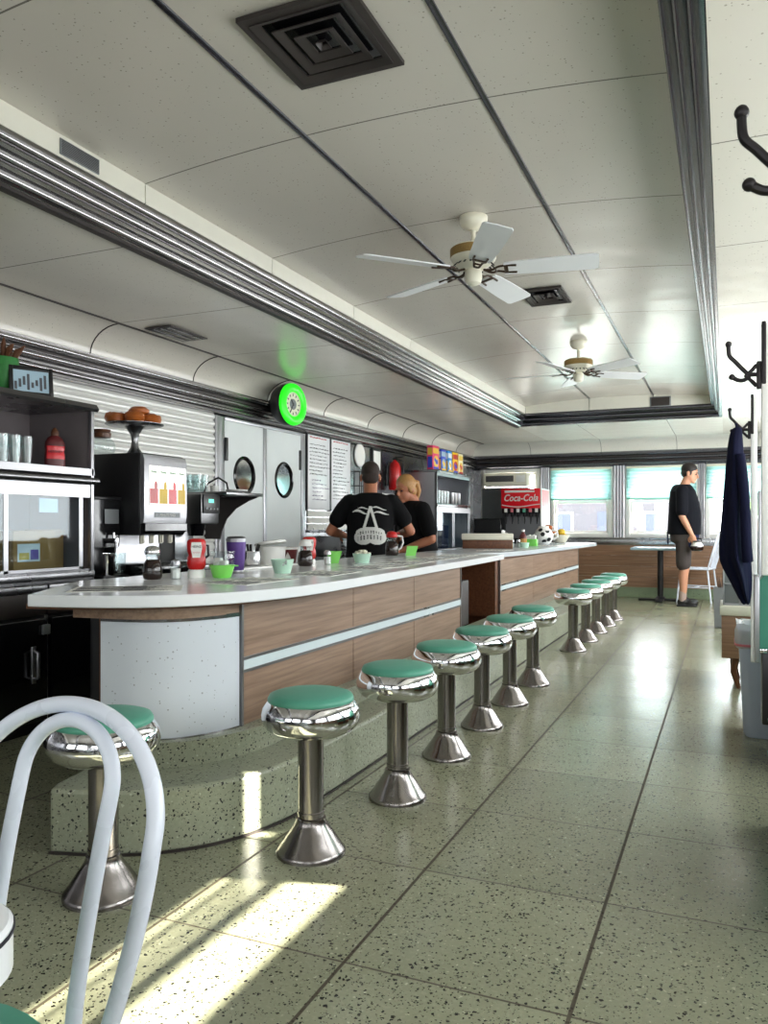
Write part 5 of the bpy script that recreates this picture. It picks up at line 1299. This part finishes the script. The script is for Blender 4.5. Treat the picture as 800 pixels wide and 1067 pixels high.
# booth bench end with wood panel, further along
t = thing('booth_bench', 'wood panelled bench with white edge and dark leg beyond the jacket', 'bench', (.10, 5.62, 0))
b = B(); b.box(-.13, -.22, .19, .95, .22, .455, .004); b.build('wood_panel', 'woodx', t)
b = B(); b.box(-.14, -.23, .455, .95, .23, .515, .008); b.build('white_edge', 'offwhite', t)
for x in (-.05, .85):
    b = B(); b.tube([(x, -.17, .19), (x - .01, -.17, .10), (x + .02, -.18, .0)], [.026, .02, .014], 8); b.build('leg', 'wood_dark', t)
    b = B(); b.tube([(x, .17, .19), (x - .01, .17, .10), (x + .02, .18, .0)], [.026, .02, .014], 8); b.build('leg', 'wood_dark', t)
t = thing('grey_crate', 'grey green panelled crate resting on the wood panelled bench', 'crate', (.09, 5.62, .515))
b = B(); b.box(-.11, -.16, .004, .18, .16, .255, .006); b.build('crate_body', 'greymetal', t)
b = B()
for x in (-.112, -.02, .09): b.box(x, -.166, .004, x + .010, -.16, .255, .001)
b.box(-.112, -.166, .0, .18, -.16, .014, .001); b.box(-.112, -.166, .13, .18, -.16, .14, .001); b.build('panel_battens', 'steelz', t)
t = thing('planter', 'grey upright planter with a few dry stems, farther along the aisle', 'planter', (-.045, 8.6, 0))
b = B(); b.lathe([(.085, 0), (.095, .01), (.11, .40), (.10, .40), (.09, .35), (0, .35)], seg=4, mat=Matrix.Rotation(PI / 4, 4, 'Z')); b.build('pot', 'greymetal', t, ang=20)
b = B()
for k in range(9):
    a = k * 2.4; b.tube([(.02 * math.cos(a), .02 * math.sin(a), .34), (.035 * math.cos(a), .035 * math.sin(a), .42), (.055 * math.cos(a), .055 * math.sin(a), .46 + .05 * (k % 3))], [.004, .004, .002], 5)
b.build('stems', 'brown_iron', t)

# shades on the right-hand windows: the light comes from added lamps in front of these
t_ = NT('dense_shade'); tl = t_.n('ShaderNodeBsdfTranslucent', i_Color=rgb(242, 243, 240)); df = t_.n('ShaderNodeBsdfDiffuse', i_Color=rgb(220, 222, 218))
mx_ = t_.n('ShaderNodeMixShader', i_0=.9, i_1=tl.outputs[0], i_2=df.outputs[0]); t_.link(mx_.outputs[0], t_.out.inputs[0]); M['shade'] = t_.m
def side_shade(label, pieces, slats=()):
    t = thing('roller_blind', label, 'blind', (XR - .02, (pieces[0][0] + pieces[0][1]) / 2, ZW1)); y0 = t.location.y
    for ya, yb, za, zb in pieces:
        b = B(); b.box(-.003, ya - y0, za - ZW1, .003, yb - y0, zb - ZW1); b.build('shade_cloth', 'shade', t)
    for ya, yb, z in slats:
        b = B(); b.box(-.003, ya - y0, z[0] - ZW1, .003, yb - y0, z[1] - ZW1); b.build('shade_slat', 'teal', t)
    return t
Wn = rightwin
side_shade('cloth shade on the window beside the camera', [(Wn[0][0], Wn[0][1], ZW0, ZW1)])
side_shade('unseen shade, its gaps cut to shape the sun, on the window that lights the floor patch', [(Wn[1][0] + .31, Wn[1][1], 1.50, ZW1), (Wn[1][0], Wn[1][1], ZW0, 1.29)], [(Wn[1][0] + .31, Wn[1][1], q) for q in ((1.462, 1.481), (1.434, 1.450), (1.390, 1.424))])  # lower cloth added to block sun beyond the floor patch
side_shade('cloth shade leaving a narrow gap beside the window jamb', [(Wn[2][0] + .062, Wn[2][1], ZW0, ZW1), (Wn[2][0], Wn[2][0] + .062, ZW0, 1.52), (Wn[2][0], Wn[2][0] + .062, 1.80, ZW1)])
side_shade('cloth shade on the middle window of the right wall', [(Wn[3][0], Wn[3][1], ZW0, ZW1)])
side_shade('cloth shade leaving a gap at its far edge', [(Wn[4][0], Wn[4][1] - .062, ZW0, ZW1), (Wn[4][1] - .062, Wn[4][1], 1.4, ZW1)])
side_shade('cloth shade on the next window with a gap too', [(Wn[5][0], Wn[5][1] - .062, ZW0, ZW1), (Wn[5][1] - .062, Wn[5][1], 1.4, ZW1)])
side_shade('cloth shade on the last window of the right wall', [(Wn[6][0], Wn[6][1], ZW0, ZW1)])
for (a_, c_), l in zip(frontwin, ('added unseen cloth shade on the window behind the back bar end', 'added unseen cloth shade on the middle window of the near end wall', 'added unseen cloth shade on the near end window behind the camera')):  # shades added out of view to diffuse light from the near end windows
    t = thing('roller_blind', l, 'blind', ((a_ + c_) / 2, YF + .012, ZW1)); hw = (c_ - a_) / 2
    b = B(); b.box(-hw, -.003, ZW0 - ZW1, hw, .003, 0); b.build('shade_cloth', 'shade', t)
# ------------------------------------------------------------------ people
def remesh(b, name, mat, parent, vox, smooth_n=4, cut=None, dec=0.0):
    """union of overlapping closed volumes as one continuous skin"""
    bmesh.ops.recalc_face_normals(b.bm, faces=b.bm.faces)
    me = bpy.data.meshes.new('tmp'); b.bm.to_mesh(me); b.bm.free()
    o = bpy.data.objects.new('tmp', me); COL.objects.link(o)
    md = o.modifiers.new('r', 'REMESH'); md.mode = 'VOXEL'; md.voxel_size = vox; md.use_smooth_shade = True
    if smooth_n:
        sm = o.modifiers.new('s', 'SMOOTH'); sm.factor = .5; sm.iterations = smooth_n
    bpy.context.view_layer.update()
    m2 = bpy.data.meshes.new_from_object(o.evaluated_get(bpy.context.evaluated_depsgraph_get()))
    bpy.data.objects.remove(o); bpy.data.meshes.remove(me)
    if cut:
        bm = bmesh.new(); bm.from_mesh(m2)
        for co, no in cut:
            r = bmesh.ops.bisect_plane(bm, geom=bm.verts[:] + bm.edges[:] + bm.faces[:], plane_co=co, plane_no=no, clear_outer=True)
            ed = [e for e in r['geom_cut'] if isinstance(e, bmesh.types.BMEdge)]
            if ed: bmesh.ops.edgeloop_fill(bm, edges=ed)
        bm.to_mesh(m2); bm.free()
    m2.name = name; m2.materials.clear(); m2.materials.append(M[mat])
    for p_ in m2.polygons: p_.use_smooth = True; p_.material_index = 0
    q = bpy.data.objects.new(name, m2); COL.objects.link(q)
    if parent: q.parent = parent
    return q
def limb(b, pts, rad, seg=14):
    b.tube(pts, rad, seg)
    for p_, r_ in ((pts[0], rad[0]), (pts[-1], rad[-1])): b.ball(p_, r_, seg, 9)
def loft(b, secs, seg=28, pw=2.3):
    rs = []
    for cx, cy, z, rx, ry in secs:
        ring = []
        for k in range(seg):
            a = 2 * PI * k / seg; c, s = math.cos(a), math.sin(a)
            ring.append(Vector((cx + rx * math.copysign(abs(c) ** (2 / pw), c), cy + ry * math.copysign(abs(s) ** (2 / pw), s), z)))
        rs.append(ring)
    b.rings(rs)
def head_vol(b, Mh):
    b.ball((0, 0, 0), 1, 20, 14, mat=Mh @ Matrix.Translation((0, -.008, .035)) @ Matrix.Diagonal((.076, .096, .098, 1)))
    b.ball((0, 0, 0), 1, 18, 12, mat=Mh @ Matrix.Translation((0, .022, -.040)) @ Matrix.Diagonal((.060, .068, .076, 1)))
    b.ball((0, 0, 0), 1, 12, 8, mat=Mh @ Matrix.Translation((0, .066, -.090)) @ Matrix.Diagonal((.028, .026, .024, 1)))
    b.ball((0, 0, 0), 1, 12, 8, mat=Mh @ Matrix.Translation((0, .082, .022)) @ Matrix.Diagonal((.048, .014, .012, 1)))
    b.tube([Mh @ Vector(q) for q in ((0, .084, .018), (0, .098, -.004), (0, .110, -.024), (0, .092, -.034))], [.007, .010, .014, .012], 10)
    b.ball((0, 0, 0), 1, 12, 8, mat=Mh @ Matrix.Translation((0, .086, -.056)) @ Matrix.Diagonal((.024, .013, .008, 1)))
    b.ball((0, 0, 0), 1, 12, 8, mat=Mh @ Matrix.Translation((0, .084, -.068)) @ Matrix.Diagonal((.020, .012, .008, 1)))
    for s in (-1, 1):
        b.ball((0, 0, 0), 1, 10, 8, mat=Mh @ Matrix.Translation((s * .078, -.010, -.008)) @ Matrix.Rotation(s * R(18), 4, 'Z') @ Matrix.Diagonal((.010, .021, .033, 1)))
def hand_vol(b, wrist, d, n, side, curl=.6):
    """palm + five fingers; d along the hand, n out of the palm, thumb on the `side` edge"""
    d = Vector(d).normalized(); n = Vector(n); n = (n - d * n.dot(d)).normalized(); s = d.cross(n).normalized() * side
    w = Vector(wrist); Q = Matrix((s, d, n)).transposed().to_4x4()
    b._merge(_pb(w + d * .048, Q, (.043, .056, .019)))
    for k, (off, ln, sp) in enumerate(((.031, .072, .10), (.0105, .080, .03), (-.0105, .075, -.04), (-.031, .060, -.12))):
        p0 = w + d * .075 + s * off * .85; dd = (d + s * sp).normalized(); a = curl * (.7 + .12 * k)
        pts = [p0]; cur = dd
        for j in range(3):
            ang = a * (.5 + .5 * j); cur = (dd * math.cos(ang) + n * math.sin(ang)).normalized(); pts.append(pts[-1] + cur * ln * (.45, .32, .28)[j])
        limb(b, pts, [.0098, .0092, .0086, .0074], 8)
    t0 = w + d * .022 + s * .028; pts = [t0, t0 + (d * .5 + s * .75 + n * .35).normalized() * .034, t0 + (d * .6 + s * .55 + n * .5).normalized() * .060, t0 + (d * .85 + s * .42 + n * .55).normalized() * .082]
    limb(b, pts, [.014, .0115, .0105, .009], 8)
def _pb(c, Q, r):
    t = bmesh.new(); bmesh.ops.create_uvsphere(t, u_segments=14, v_segments=9, radius=1.0)
    for v in t.verts: v.co = Vector(c) + (Q @ Vector((v.co.x * r[0], v.co.y * r[1], v.co.z * r[2])))
    return t

def figure(label, loc, rz, P):
    """P: pose and build, in the person's own frame (facing +Y, right hand at +X)"""
    t = thing('person', label, 'person', loc, rz); S = P.get('scale', 1.0); dz = P['drop']; lean = P.get('lean', 0.0)
    def U(x, y, z):   # upper body point: lowered hips, lean about the hip
        zz = z - .94; y2 = y + zz * math.sin(lean); z2 = .94 + zz * math.cos(lean)
        return Vector((x, y2, z2 - dz))
    k = (0.94 - dz) / .94
    def G(x, y, z): return Vector((x, y, z * k)) if z < .94 else U(x, y, z)
    gx, gy = P.get('girth', (1, 1))
    b = B()
    loft(b, [(0, q.y, q.z, rx * gx, ry * gy) for (q, rx, ry) in [(U(0, 0, .86), .150, .105), (U(0, -.005, .94), .168, .118), (U(0, 0, 1.05), .158, .118), (U(0, .005, 1.18), .158, .118), (U(0, 0, 1.30), .168, .115), (U(0, -.01, 1.40 + P.get('up', 0)), .165, .095), (U(0, -.015, 1.46 + P.get('up', 0)), .115, .07)]])
    hc = U(*P['head'][:3]); Mh = Matrix.Translation(hc) @ Matrix.Rotation(P['head'][3], 4, 'Z') @ Matrix.Rotation(P['head'][4], 4, 'X')
    limb(b, [U(0, -.02, 1.42), U(0, -.005, 1.50), hc + Vector((0, -.015, -.05))], [.062, .056, .058])
    head_vol(b, Mh)
    arms = {}
    for s, key in ((1, 'arm_r'), (-1, 'arm_l')):
        el, wr = U(*P[key][0]), U(*P[key][1]); sh_ = U(s * .185 * gx, -.01, 1.40 + P.get('up', 0)); arms[s] = (sh_, el, wr)
        limb(b, [sh_, sh_.lerp(el, .5), el], [.052, .046, .040]); limb(b, [el, el.lerp(wr, .3), el.lerp(wr, .7), wr], [.040, .041, .033, .026])
        hand_vol(b, wr, P[key][2], P[key][3], P[key][4], P[key][5])
    for s in (1, -1):
        hp, kn, an = G(s * .09, 0, .90), G(s * .10, P.get('knee', .02), .50), G(s * .10, -.01, .09)
        limb(b, [hp, hp.lerp(kn, .5), kn], [.088, .076, .056]); limb(b, [kn, kn.lerp(an, .3) + Vector((0, -.015, 0)), kn.lerp(an, .7), an], [.055, .056, .042, .034])
        limb(b, [an, an + Vector((0, .06, -.04)), an + Vector((0, .14, -.055))], [.036, .034, .024])
    body = remesh(b, 'body', P['skin'], t, .0062, 3)
    # face details
    b = B()
    for s in (1, -1):
        b.ball(tuple(Mh @ Vector((s * .031, .080, .004))), (.0105, .010, .008), 10, 8)
    b.build('eyes', 'ink', t)
    b = B()
    for s in (1, -1): b.tube([Mh @ Vector((s * .014, .094, .022)), Mh @ Vector((s * .034, .090, .027)), Mh @ Vector((s * .052, .076, .020))], [.004, .0045, .003], 6)
    b.build('eyebrows', P['hair'], t)
    # hair
    b = B()
    for c, r_ in P['hairs']: b.ball((0, 0, 0), 1, 18, 12, mat=Mh @ Matrix.Translation(c) @ Matrix.Diagonal((*r_, 1)))
    for pts, rr in P.get('tail', ()): limb(b, [Mh @ Vector(q) for q in pts], rr)
    remesh(b, 'hair', P['hair'], t, .006, 2)
    if P.get('beard'):
        b = B(); b.ball((0, 0, 0), 1, 18, 12, mat=Mh @ Matrix.Translation((0, .024, -.052)) @ Matrix.Diagonal((.0625, .0665, .0745, 1)))
        remesh(b, 'beard', P['hair'], t, .006, 2, cut=[(Mh @ Vector((0, 0, -.045)), (Mh.to_3x3() @ Vector((0, -.5, 1))))])
    # tee shirt
    b = B(); fx, fy = P.get('shirt', (1.10, 1.22)); hem = P.get('hem', .84)
    loft(b, [(0, q.y, q.z, rx * gx * fx, ry * gy * fy) for (q, rx, ry) in [(U(0, .005, hem), .176, .135), (U(0, .005, .94), .178, .136), (U(0, .01, 1.05), .172, .136), (U(0, .012, 1.18), .170, .132), (U(0, .005, 1.30), .172, .124), (U(0, -.01, 1.40 + P.get('up', 0)), .172, .104), (U(0, -.015, 1.455 + P.get('up', 0)), .135, .084), (U(0, -.012, 1.485 + P.get('up', 0)), .074, .066)]])
    for s in (1, -1):
        sh_, el, wr = arms[s]; e2 = sh_.lerp(el, P.get('sleeve', .72)); limb(b, [sh_ + Vector((-s * .02, 0, .0)), sh_.lerp(e2, .4), e2], [.076, .072, .073])
    tee = remesh(b, 'tee_shirt', P['tee'], t, .009, 5)
    # trousers or shorts
    b = B(); sh_len = P.get('short', .46)
    loft(b, [(0, 0, .97 * k, .176 * gx, .132 * gy), (0, 0, .93 * k, .180 * gx, .136 * gy), (0, 0, .82 * k, .178 * gx, .128 * gy), (0, 0, .78 * k, .15, .10)])
    for s in (1, -1):
        hp, kn = G(s * .09, 0, .88), G(s * .10, P.get('knee', .02), .50); lo = G(s * .105, 0, sh_len)
        limb(b, [hp, hp.lerp(lo, .5), lo], [.098, .092, .088 if sh_len > .3 else .06])
    remesh(b, 'shorts' if sh_len > .3 else 'trousers', P['trou'], t, .010, 4)
    for s in (1, -1):
        an = G(s * .10, -.01, .09); x, y = an.x, an.y
        b = B(); b.ball((x, y + .10, .045), (.048, .085, .042)); b.ball((x, y + .01, .055), (.042, .075, .055)); b.box(x - .045, y - .07, 0, x + .045, y + .175, .022, .008)
        remesh(b, 'shoe', 'shoe', t, .007, 3)
        b = B(); limb(b, [Vector((x, y, .08)), Vector((x, y, .17))], [.044, .043]); b.build('sock', 'sock' if sh_len > .3 else P['trou'], t)
    return t, tee, Mh, U

SH = [((0, -.018, .052), (.0815, .097, .090)), ((0, -.05, -.01), (.074, .062, .06))]
# man in the printed tee, back to the camera, working at the back bar with both forearms forward
P1 = dict(drop=.20, lean=R(4), head=(0, .03, 1.615, R(0), R(-8)), skin='skin2', hair='hairgrey', hairs=[((0, -.014, .046), (.0785, .094, .090)), ((0, -.05, -.01), (.072, .056, .058))], tee='tee', trou='tee', short=.12,
          arm_r=((.33, .03, 1.17), (.22, .27, 1.13), (-.4, 1, -.1), (0, 0, -1), -1, .7), arm_l=((-.33, .03, 1.17), (-.22, .27, 1.13), (.4, 1, -.1), (0, 0, -1), 1, .7), girth=(1.02, 1.06), shirt=(1.12, 1.20), sleeve=.58, hem=.80)
man, tee, Mh, U = figure('man in black tee with white back print, working at the order boards', (-2.68, 5.95, 0), R(24), P1)
# white print on the back of the shirt: a tower over a double lobed emblem
bmT = bmesh.new(); bmT.from_mesh(tee.data); bvh = BVHTree.FromBMesh(bmT)
def on_back(x, z):
    h = bvh.ray_cast(Vector((x, -1, z)), Vector((0, 1, 0)))
    return None if h[0] is None else h[0] + h[1] * .002
def print_mesh(name, mat, fn, parent, zc_, step=.004, hw=.17, hh=.20):
    bm = bmesh.new(); vs = {}
    n, m = int(hw / step), int(hh / step)
    for i in range(-n, n):
        for j in range(-m, m):
            if fn((i + .5) * step, (j + .5) * step):
                f = []
                for di, dj in ((0, 0), (1, 0), (1, 1), (0, 1)):
                    kx = (i + di, j + dj)
                    if kx not in vs:
                        c = on_back(kx[0] * step, zc_ + kx[1] * step); vs[kx] = bm.verts.new(c) if c else None
                    f.append(vs[kx])
                if all(f):
                    try: bm.faces.new(f)
                    except ValueError: pass
    bb = B(); bb.bm.free(); bb.bm = bm; return bb.build(name, mat, parent, recalc=False)
def lobe(x, z):
    return ((x - .055) / .075) ** 2 + ((z + .095) / .058) ** 2 < 1 or ((x + .055) / .075) ** 2 + ((z + .095) / .058) ** 2 < 1 or (x / .115) ** 2 + ((z + .055) / .045) ** 2 < 1
def emblem(x, z):
    if lobe(x, z): return not letters(x, z)
    if -.03 < z < .155:
        w = (.155 - z) * .30 + .004
        if w - .016 < abs(x) < w + .006: return True
    for x0, x1, z0, th, am in ((-.145, -.02, .108, .010, .014), (.02, .15, .100, .008, .010), (.0, .13, .138, .006, .012), (-.10, -.012, .140, .005, .006)):
        if x0 < x < x1:
            u = (x - x0) / (x1 - x0)
            if abs(z - z0 - am * math.sin(u * 5)) < th * math.sin(PI * min(1, u * .9 + .08)): return True
    return False
def letters(x, z):
    for zz, h, f, off in ((-.050, .011, 300, 0), (-.090, .017, 240, .6)):
        c = zz - 1.6 * x * x
        if abs(z - c) < h and abs(x) < .10 and (math.sin(x * f + off) > .1 and math.sin(z * 420 + x * 90) > -.6): return True
    return False
zb = U(0, 0, 1.215).z
print_mesh('back_print', 'print', emblem, tee, zb)
bmT.free()

# woman turned towards him, arm across
P2 = dict(drop=.235, lean=R(10), head=(0, .05, 1.59, R(18), R(-14)), skin='skin2', hair='blond', hairs=[((0, -.018, .05), (.085, .099, .094)), ((0, -.045, -.02), (.078, .064, .07)), ((.066, -.01, .01), (.022, .04, .05)), ((-.066, -.01, .01), (.022, .04, .05))],
          tail=[([(0, -.10, .05), (0, -.15, .03), (0, -.16, -.05), (0, -.14, -.11)], [.03, .034, .028, .012])], tee='tee', trou='tee', short=.12,
          arm_r=((.25, .06, 1.14), (.16, .28, 1.02), (-.5, 1, -.2), (0, 0, -1), -1, .6), arm_l=((-.27, .0, 1.13), (-.10, .25, 1.02), (.5, 1, -.15), (0, 0, -1), 1, .6), girth=(.98, 1.04), shirt=(1.1, 1.16), sleeve=.70, hem=.82)
figure('woman with tied blond hair in black tee, half hidden behind the man', (-2.60, 6.92, 0), R(138), P2)

# standing man by the pedestal table, side view, carafe in hand
P3 = dict(drop=0.0, lean=R(0), head=(0, .07, 1.665, R(0), R(-13)), skin='skin', hair='hair', hairs=[((0, -.016, .054), (.0815, .099, .089)), ((0, -.05, 0), (.075, .058, .06)), ((.062, .006, .01), (.018, .024, .035)), ((-.062, .006, .01), (.018, .024, .035))], tee='navytee', trou='shorts', short=.53, up=.045,
          arm_r=((.235, -.01, 1.13), (.235, .105, .90), (0, .28, -1), (-1, .2, 0), -1, .75), arm_l=((-.235, -.02, 1.13), (-.22, .07, .88), (0, .2, -1), (1, .2, 0), 1, .5), girth=(1.06, 1.22), shirt=(1.12, 1.20), sleeve=.80, hem=.90)
t, tee3, Mh3, U3 = figure('dark haired man in dark navy tee and grey shorts standing by pedestal table', (-.50, 10.74, 0), R(-90), P3)
b = B(); rs = []
for z, o_, hw in ((1.0, .190, .15), (.93, .196, .165), (.84, .188, .17), (.74, .172, .165)):
    rs.append([Vector((hw * math.sin(a), (o_ - .02) * math.cos(a) + .0, z)) for a in [R(-78) + R(156) * k / 14 for k in range(15)]] + [Vector(((hw + .008) * math.sin(a), (o_ - .010) * math.cos(a), z)) for a in [R(78) - R(156) * k / 14 for k in range(15)]])
b.rings(rs); ap = b.build('apron', 'apron', t)
b = B(); b.tube([(.0, -.172, .985), (.02, -.19, .90), (.015, -.185, .78)], [.012, .010, .012], 7); b.tube([(.0, -.172, .985), (-.02, -.195, .92), (-.03, -.19, .82)], [.012, .010, .010], 7); b.build('apron_strings', 'apron', ap)
# the carafe he carries
t = thing('coffee_carafe', 'small black and white carafe held in the standing man\'s hand', 'carafe', (-.335, 10.505, .70))
b = B(); b.lathe([(.05, 0), (.07, .01), (.078, .04), (.074, .06)], seg=24); b.build('dark_coffee', 'cola', t)
b = B(); b.lathe([(.074, .06), (.062, .085), (.048, .10), (.052, .11)], seg=24); b.build('white_band', 'white', t)
b = B(); b.lathe([(.05, .11), (.05, .122), (.02, .13), (0, .13)], seg=20); b.tube([(-.045, 0, .112), (-.055, 0, .148), (.0, 0, .158), (.055, 0, .148), (.045, 0, .112)], .009, 8); b.build('lid_and_handle', 'black', t)
# ------------------------------------------------------------------ outdoors beyond the far windows
b = B(); b.box(-60, YB + .12, -.42, 60, 90, -.40); struct(b.build('ground', 'road'))
b = B(); b.box(XR + .13, -30, -.42, 60, YB + .12, -.40); struct(b.build('ground', 'road'))
def house(label, x, y, w, d, h, rz=0.0):
    t = thing('house', label, 'house', (x, y, -.4), rz)
    b = B(); b.box(-w / 2, 0, 0, w / 2, d, h); b.build('walls', 'siding', t)
    b = B(); b.prism([(-w / 2 - .3, h), (w / 2 + .3, h), (0, h + w * .30)], -.35, d + .35, 'Y'); b.build('roof', 'roofing', t)
    b = B(); b.box(-.5, -.05, 0, .5, .02, 2.1); b.build('front_door', 'bluepaint', t)
    for x_ in (-w * .32, w * .32):
        b = B(); b.box(x_ - .5, -.05, .9, x_ + .5, .02, 2.1); wf = b.build('window', 'white', t); b = B(); b.box(x_ - .4, -.06, 1.0, x_ + .4, -.04, 2.0); b.build('pane', 'bluepaint', wf)
    b = B()
    for k in range(2): b.box(-1.2, -1.2 + k * .4, 0, 1.2, -.8 + k * .4, .15 * (k + 1))
    b.build('porch_steps', 'road', t)
house('pale house with grey roof seen through the window behind the standing man', -5.6, 42, 7.0, 7, 3.0)
house('low pale house seen through the window beside the soda fountain', -14.5, 47, 8, 7, 2.7)
house('pale house beyond the window near the hanging jacket', 5.5, 46, 7, 7, 3.0)
t = thing('tree', 'leafy pale tree outside the window near the hanging jacket', 'tree', (1.0, 36, -.4))
b = B(); b.tube([(0, 0, 0), (.05, 0, 1.2), (0, .1, 2.6)], [.18, .14, .09], 8); b.build('trunk', 'bark', t)
b = B(); rn = random.Random(9)
for k in range(26):
    a = rn.uniform(0, 6.28); r_ = rn.uniform(0, 1.1); c = Vector((r_ * math.cos(a), r_ * math.sin(a), 2.9 + rn.uniform(-.9, 1.0))); b.ball(c, rn.uniform(.25, .5), 7, 5)
for v in b.bm.verts: v.co += Vector((rn.uniform(-1, 1), rn.uniform(-1, 1), rn.uniform(-1, 1))) * .07
b.build('foliage', 'leaf', t)

# ------------------------------------------------------------------ light
w = bpy.data.worlds.new('sky'); SC.world = w; w.use_nodes = True
bg = w.node_tree.nodes['Background']; bg.inputs[0].default_value = (.93, .97, 1.0, 1); bg.inputs[1].default_value = 11.0
sun = bpy.data.lights.new('sun', 'SUN'); sun.energy = 48.0; sun.angle = R(.53); sun.color = (1, .93, .80)
so = bpy.data.objects.new('sun', sun); COL.objects.link(so); el = R(30); hz = Vector((-1, -.28, 0)).normalized()
dv = hz * math.cos(el) - Vector((0, 0, 1)) * math.sin(el); so.rotation_euler = dv.to_track_quat('-Z', 'Y').to_euler(); so.location = (8, 6, 6)
def portal(name, loc, sx, sy, rot):
    l = bpy.data.lights.new(name, 'AREA'); l.shape = 'RECTANGLE'; l.size = sx; l.size_y = sy; l.cycles.is_portal = True
    o = bpy.data.objects.new(name, l); COL.objects.link(o); o.location = loc; o.rotation_euler = rot
hz_ = ZW1 - ZW0; zc2 = (ZW0 + ZW1) / 2
for a, c in farwin[1:]: portal('daylight', ((a + c) / 2, YB + .13, zc2), c - a, hz_, (R(-90), 0, 0))

# added area lamps in front of the shades, standing in for window daylight
def window_light(loc, sx, sy, rot, rad):
    l = bpy.data.lights.new('window_daylight', 'AREA'); l.shape = 'RECTANGLE'; l.size = sx; l.size_y = sy; l.energy = rad * PI * sx * sy; l.color = (.95, .98, 1.0)
    o = bpy.data.objects.new('window_daylight', l); COL.objects.link(o); o.location = loc; o.rotation_euler = rot
for (a, c), rd in zip(rightwin, (2.8, 4.2, 6.2, 7.4, 9.0, 11.0, 12.0)): window_light((XR - .03, (a + c) / 2, zc2), hz_, c - a, (0, R(90), 0), rd)
for a, c in frontwin: window_light(((a + c) / 2, YF + .02, zc2), c - a, hz_, (R(90), 0, 0), 3.0)

# ------------------------------------------------------------------ camera
FPX = 830.0; cd = bpy.data.cameras.new('camera'); cd.sensor_fit = 'VERTICAL'; cd.sensor_height = 36.0; cd.lens = FPX / 1067 * 36.0
cd.shift_y = (547 - 533.5) / 1067; cd.clip_start = .05; cd.clip_end = 300
co = bpy.data.objects.new('camera', cd); COL.objects.link(co); co.location = (0, 0, 1.02); co.rotation_euler = (R(90), 0, math.atan(357 / FPX)); SC.camera = co
SC.view_settings.view_transform = 'Standard'; SC.view_settings.look = 'None'; SC.view_settings.gamma = 1.0; SC.view_settings.use_curve_mapping = False
SC.view_settings.exposure = 0.18
SC.cycles.use_denoising = True; SC.cycles.max_bounces = 14; SC.cycles.diffuse_bounces = 7; SC.cycles.glossy_bounces = 6; SC.cycles.transparent_max_bounces = 16; SC.cycles.transmission_bounces = 8
SC.cycles.sample_clamp_indirect = 6.0
SC.cycles.caustics_reflective = False; SC.cycles.caustics_refractive = False
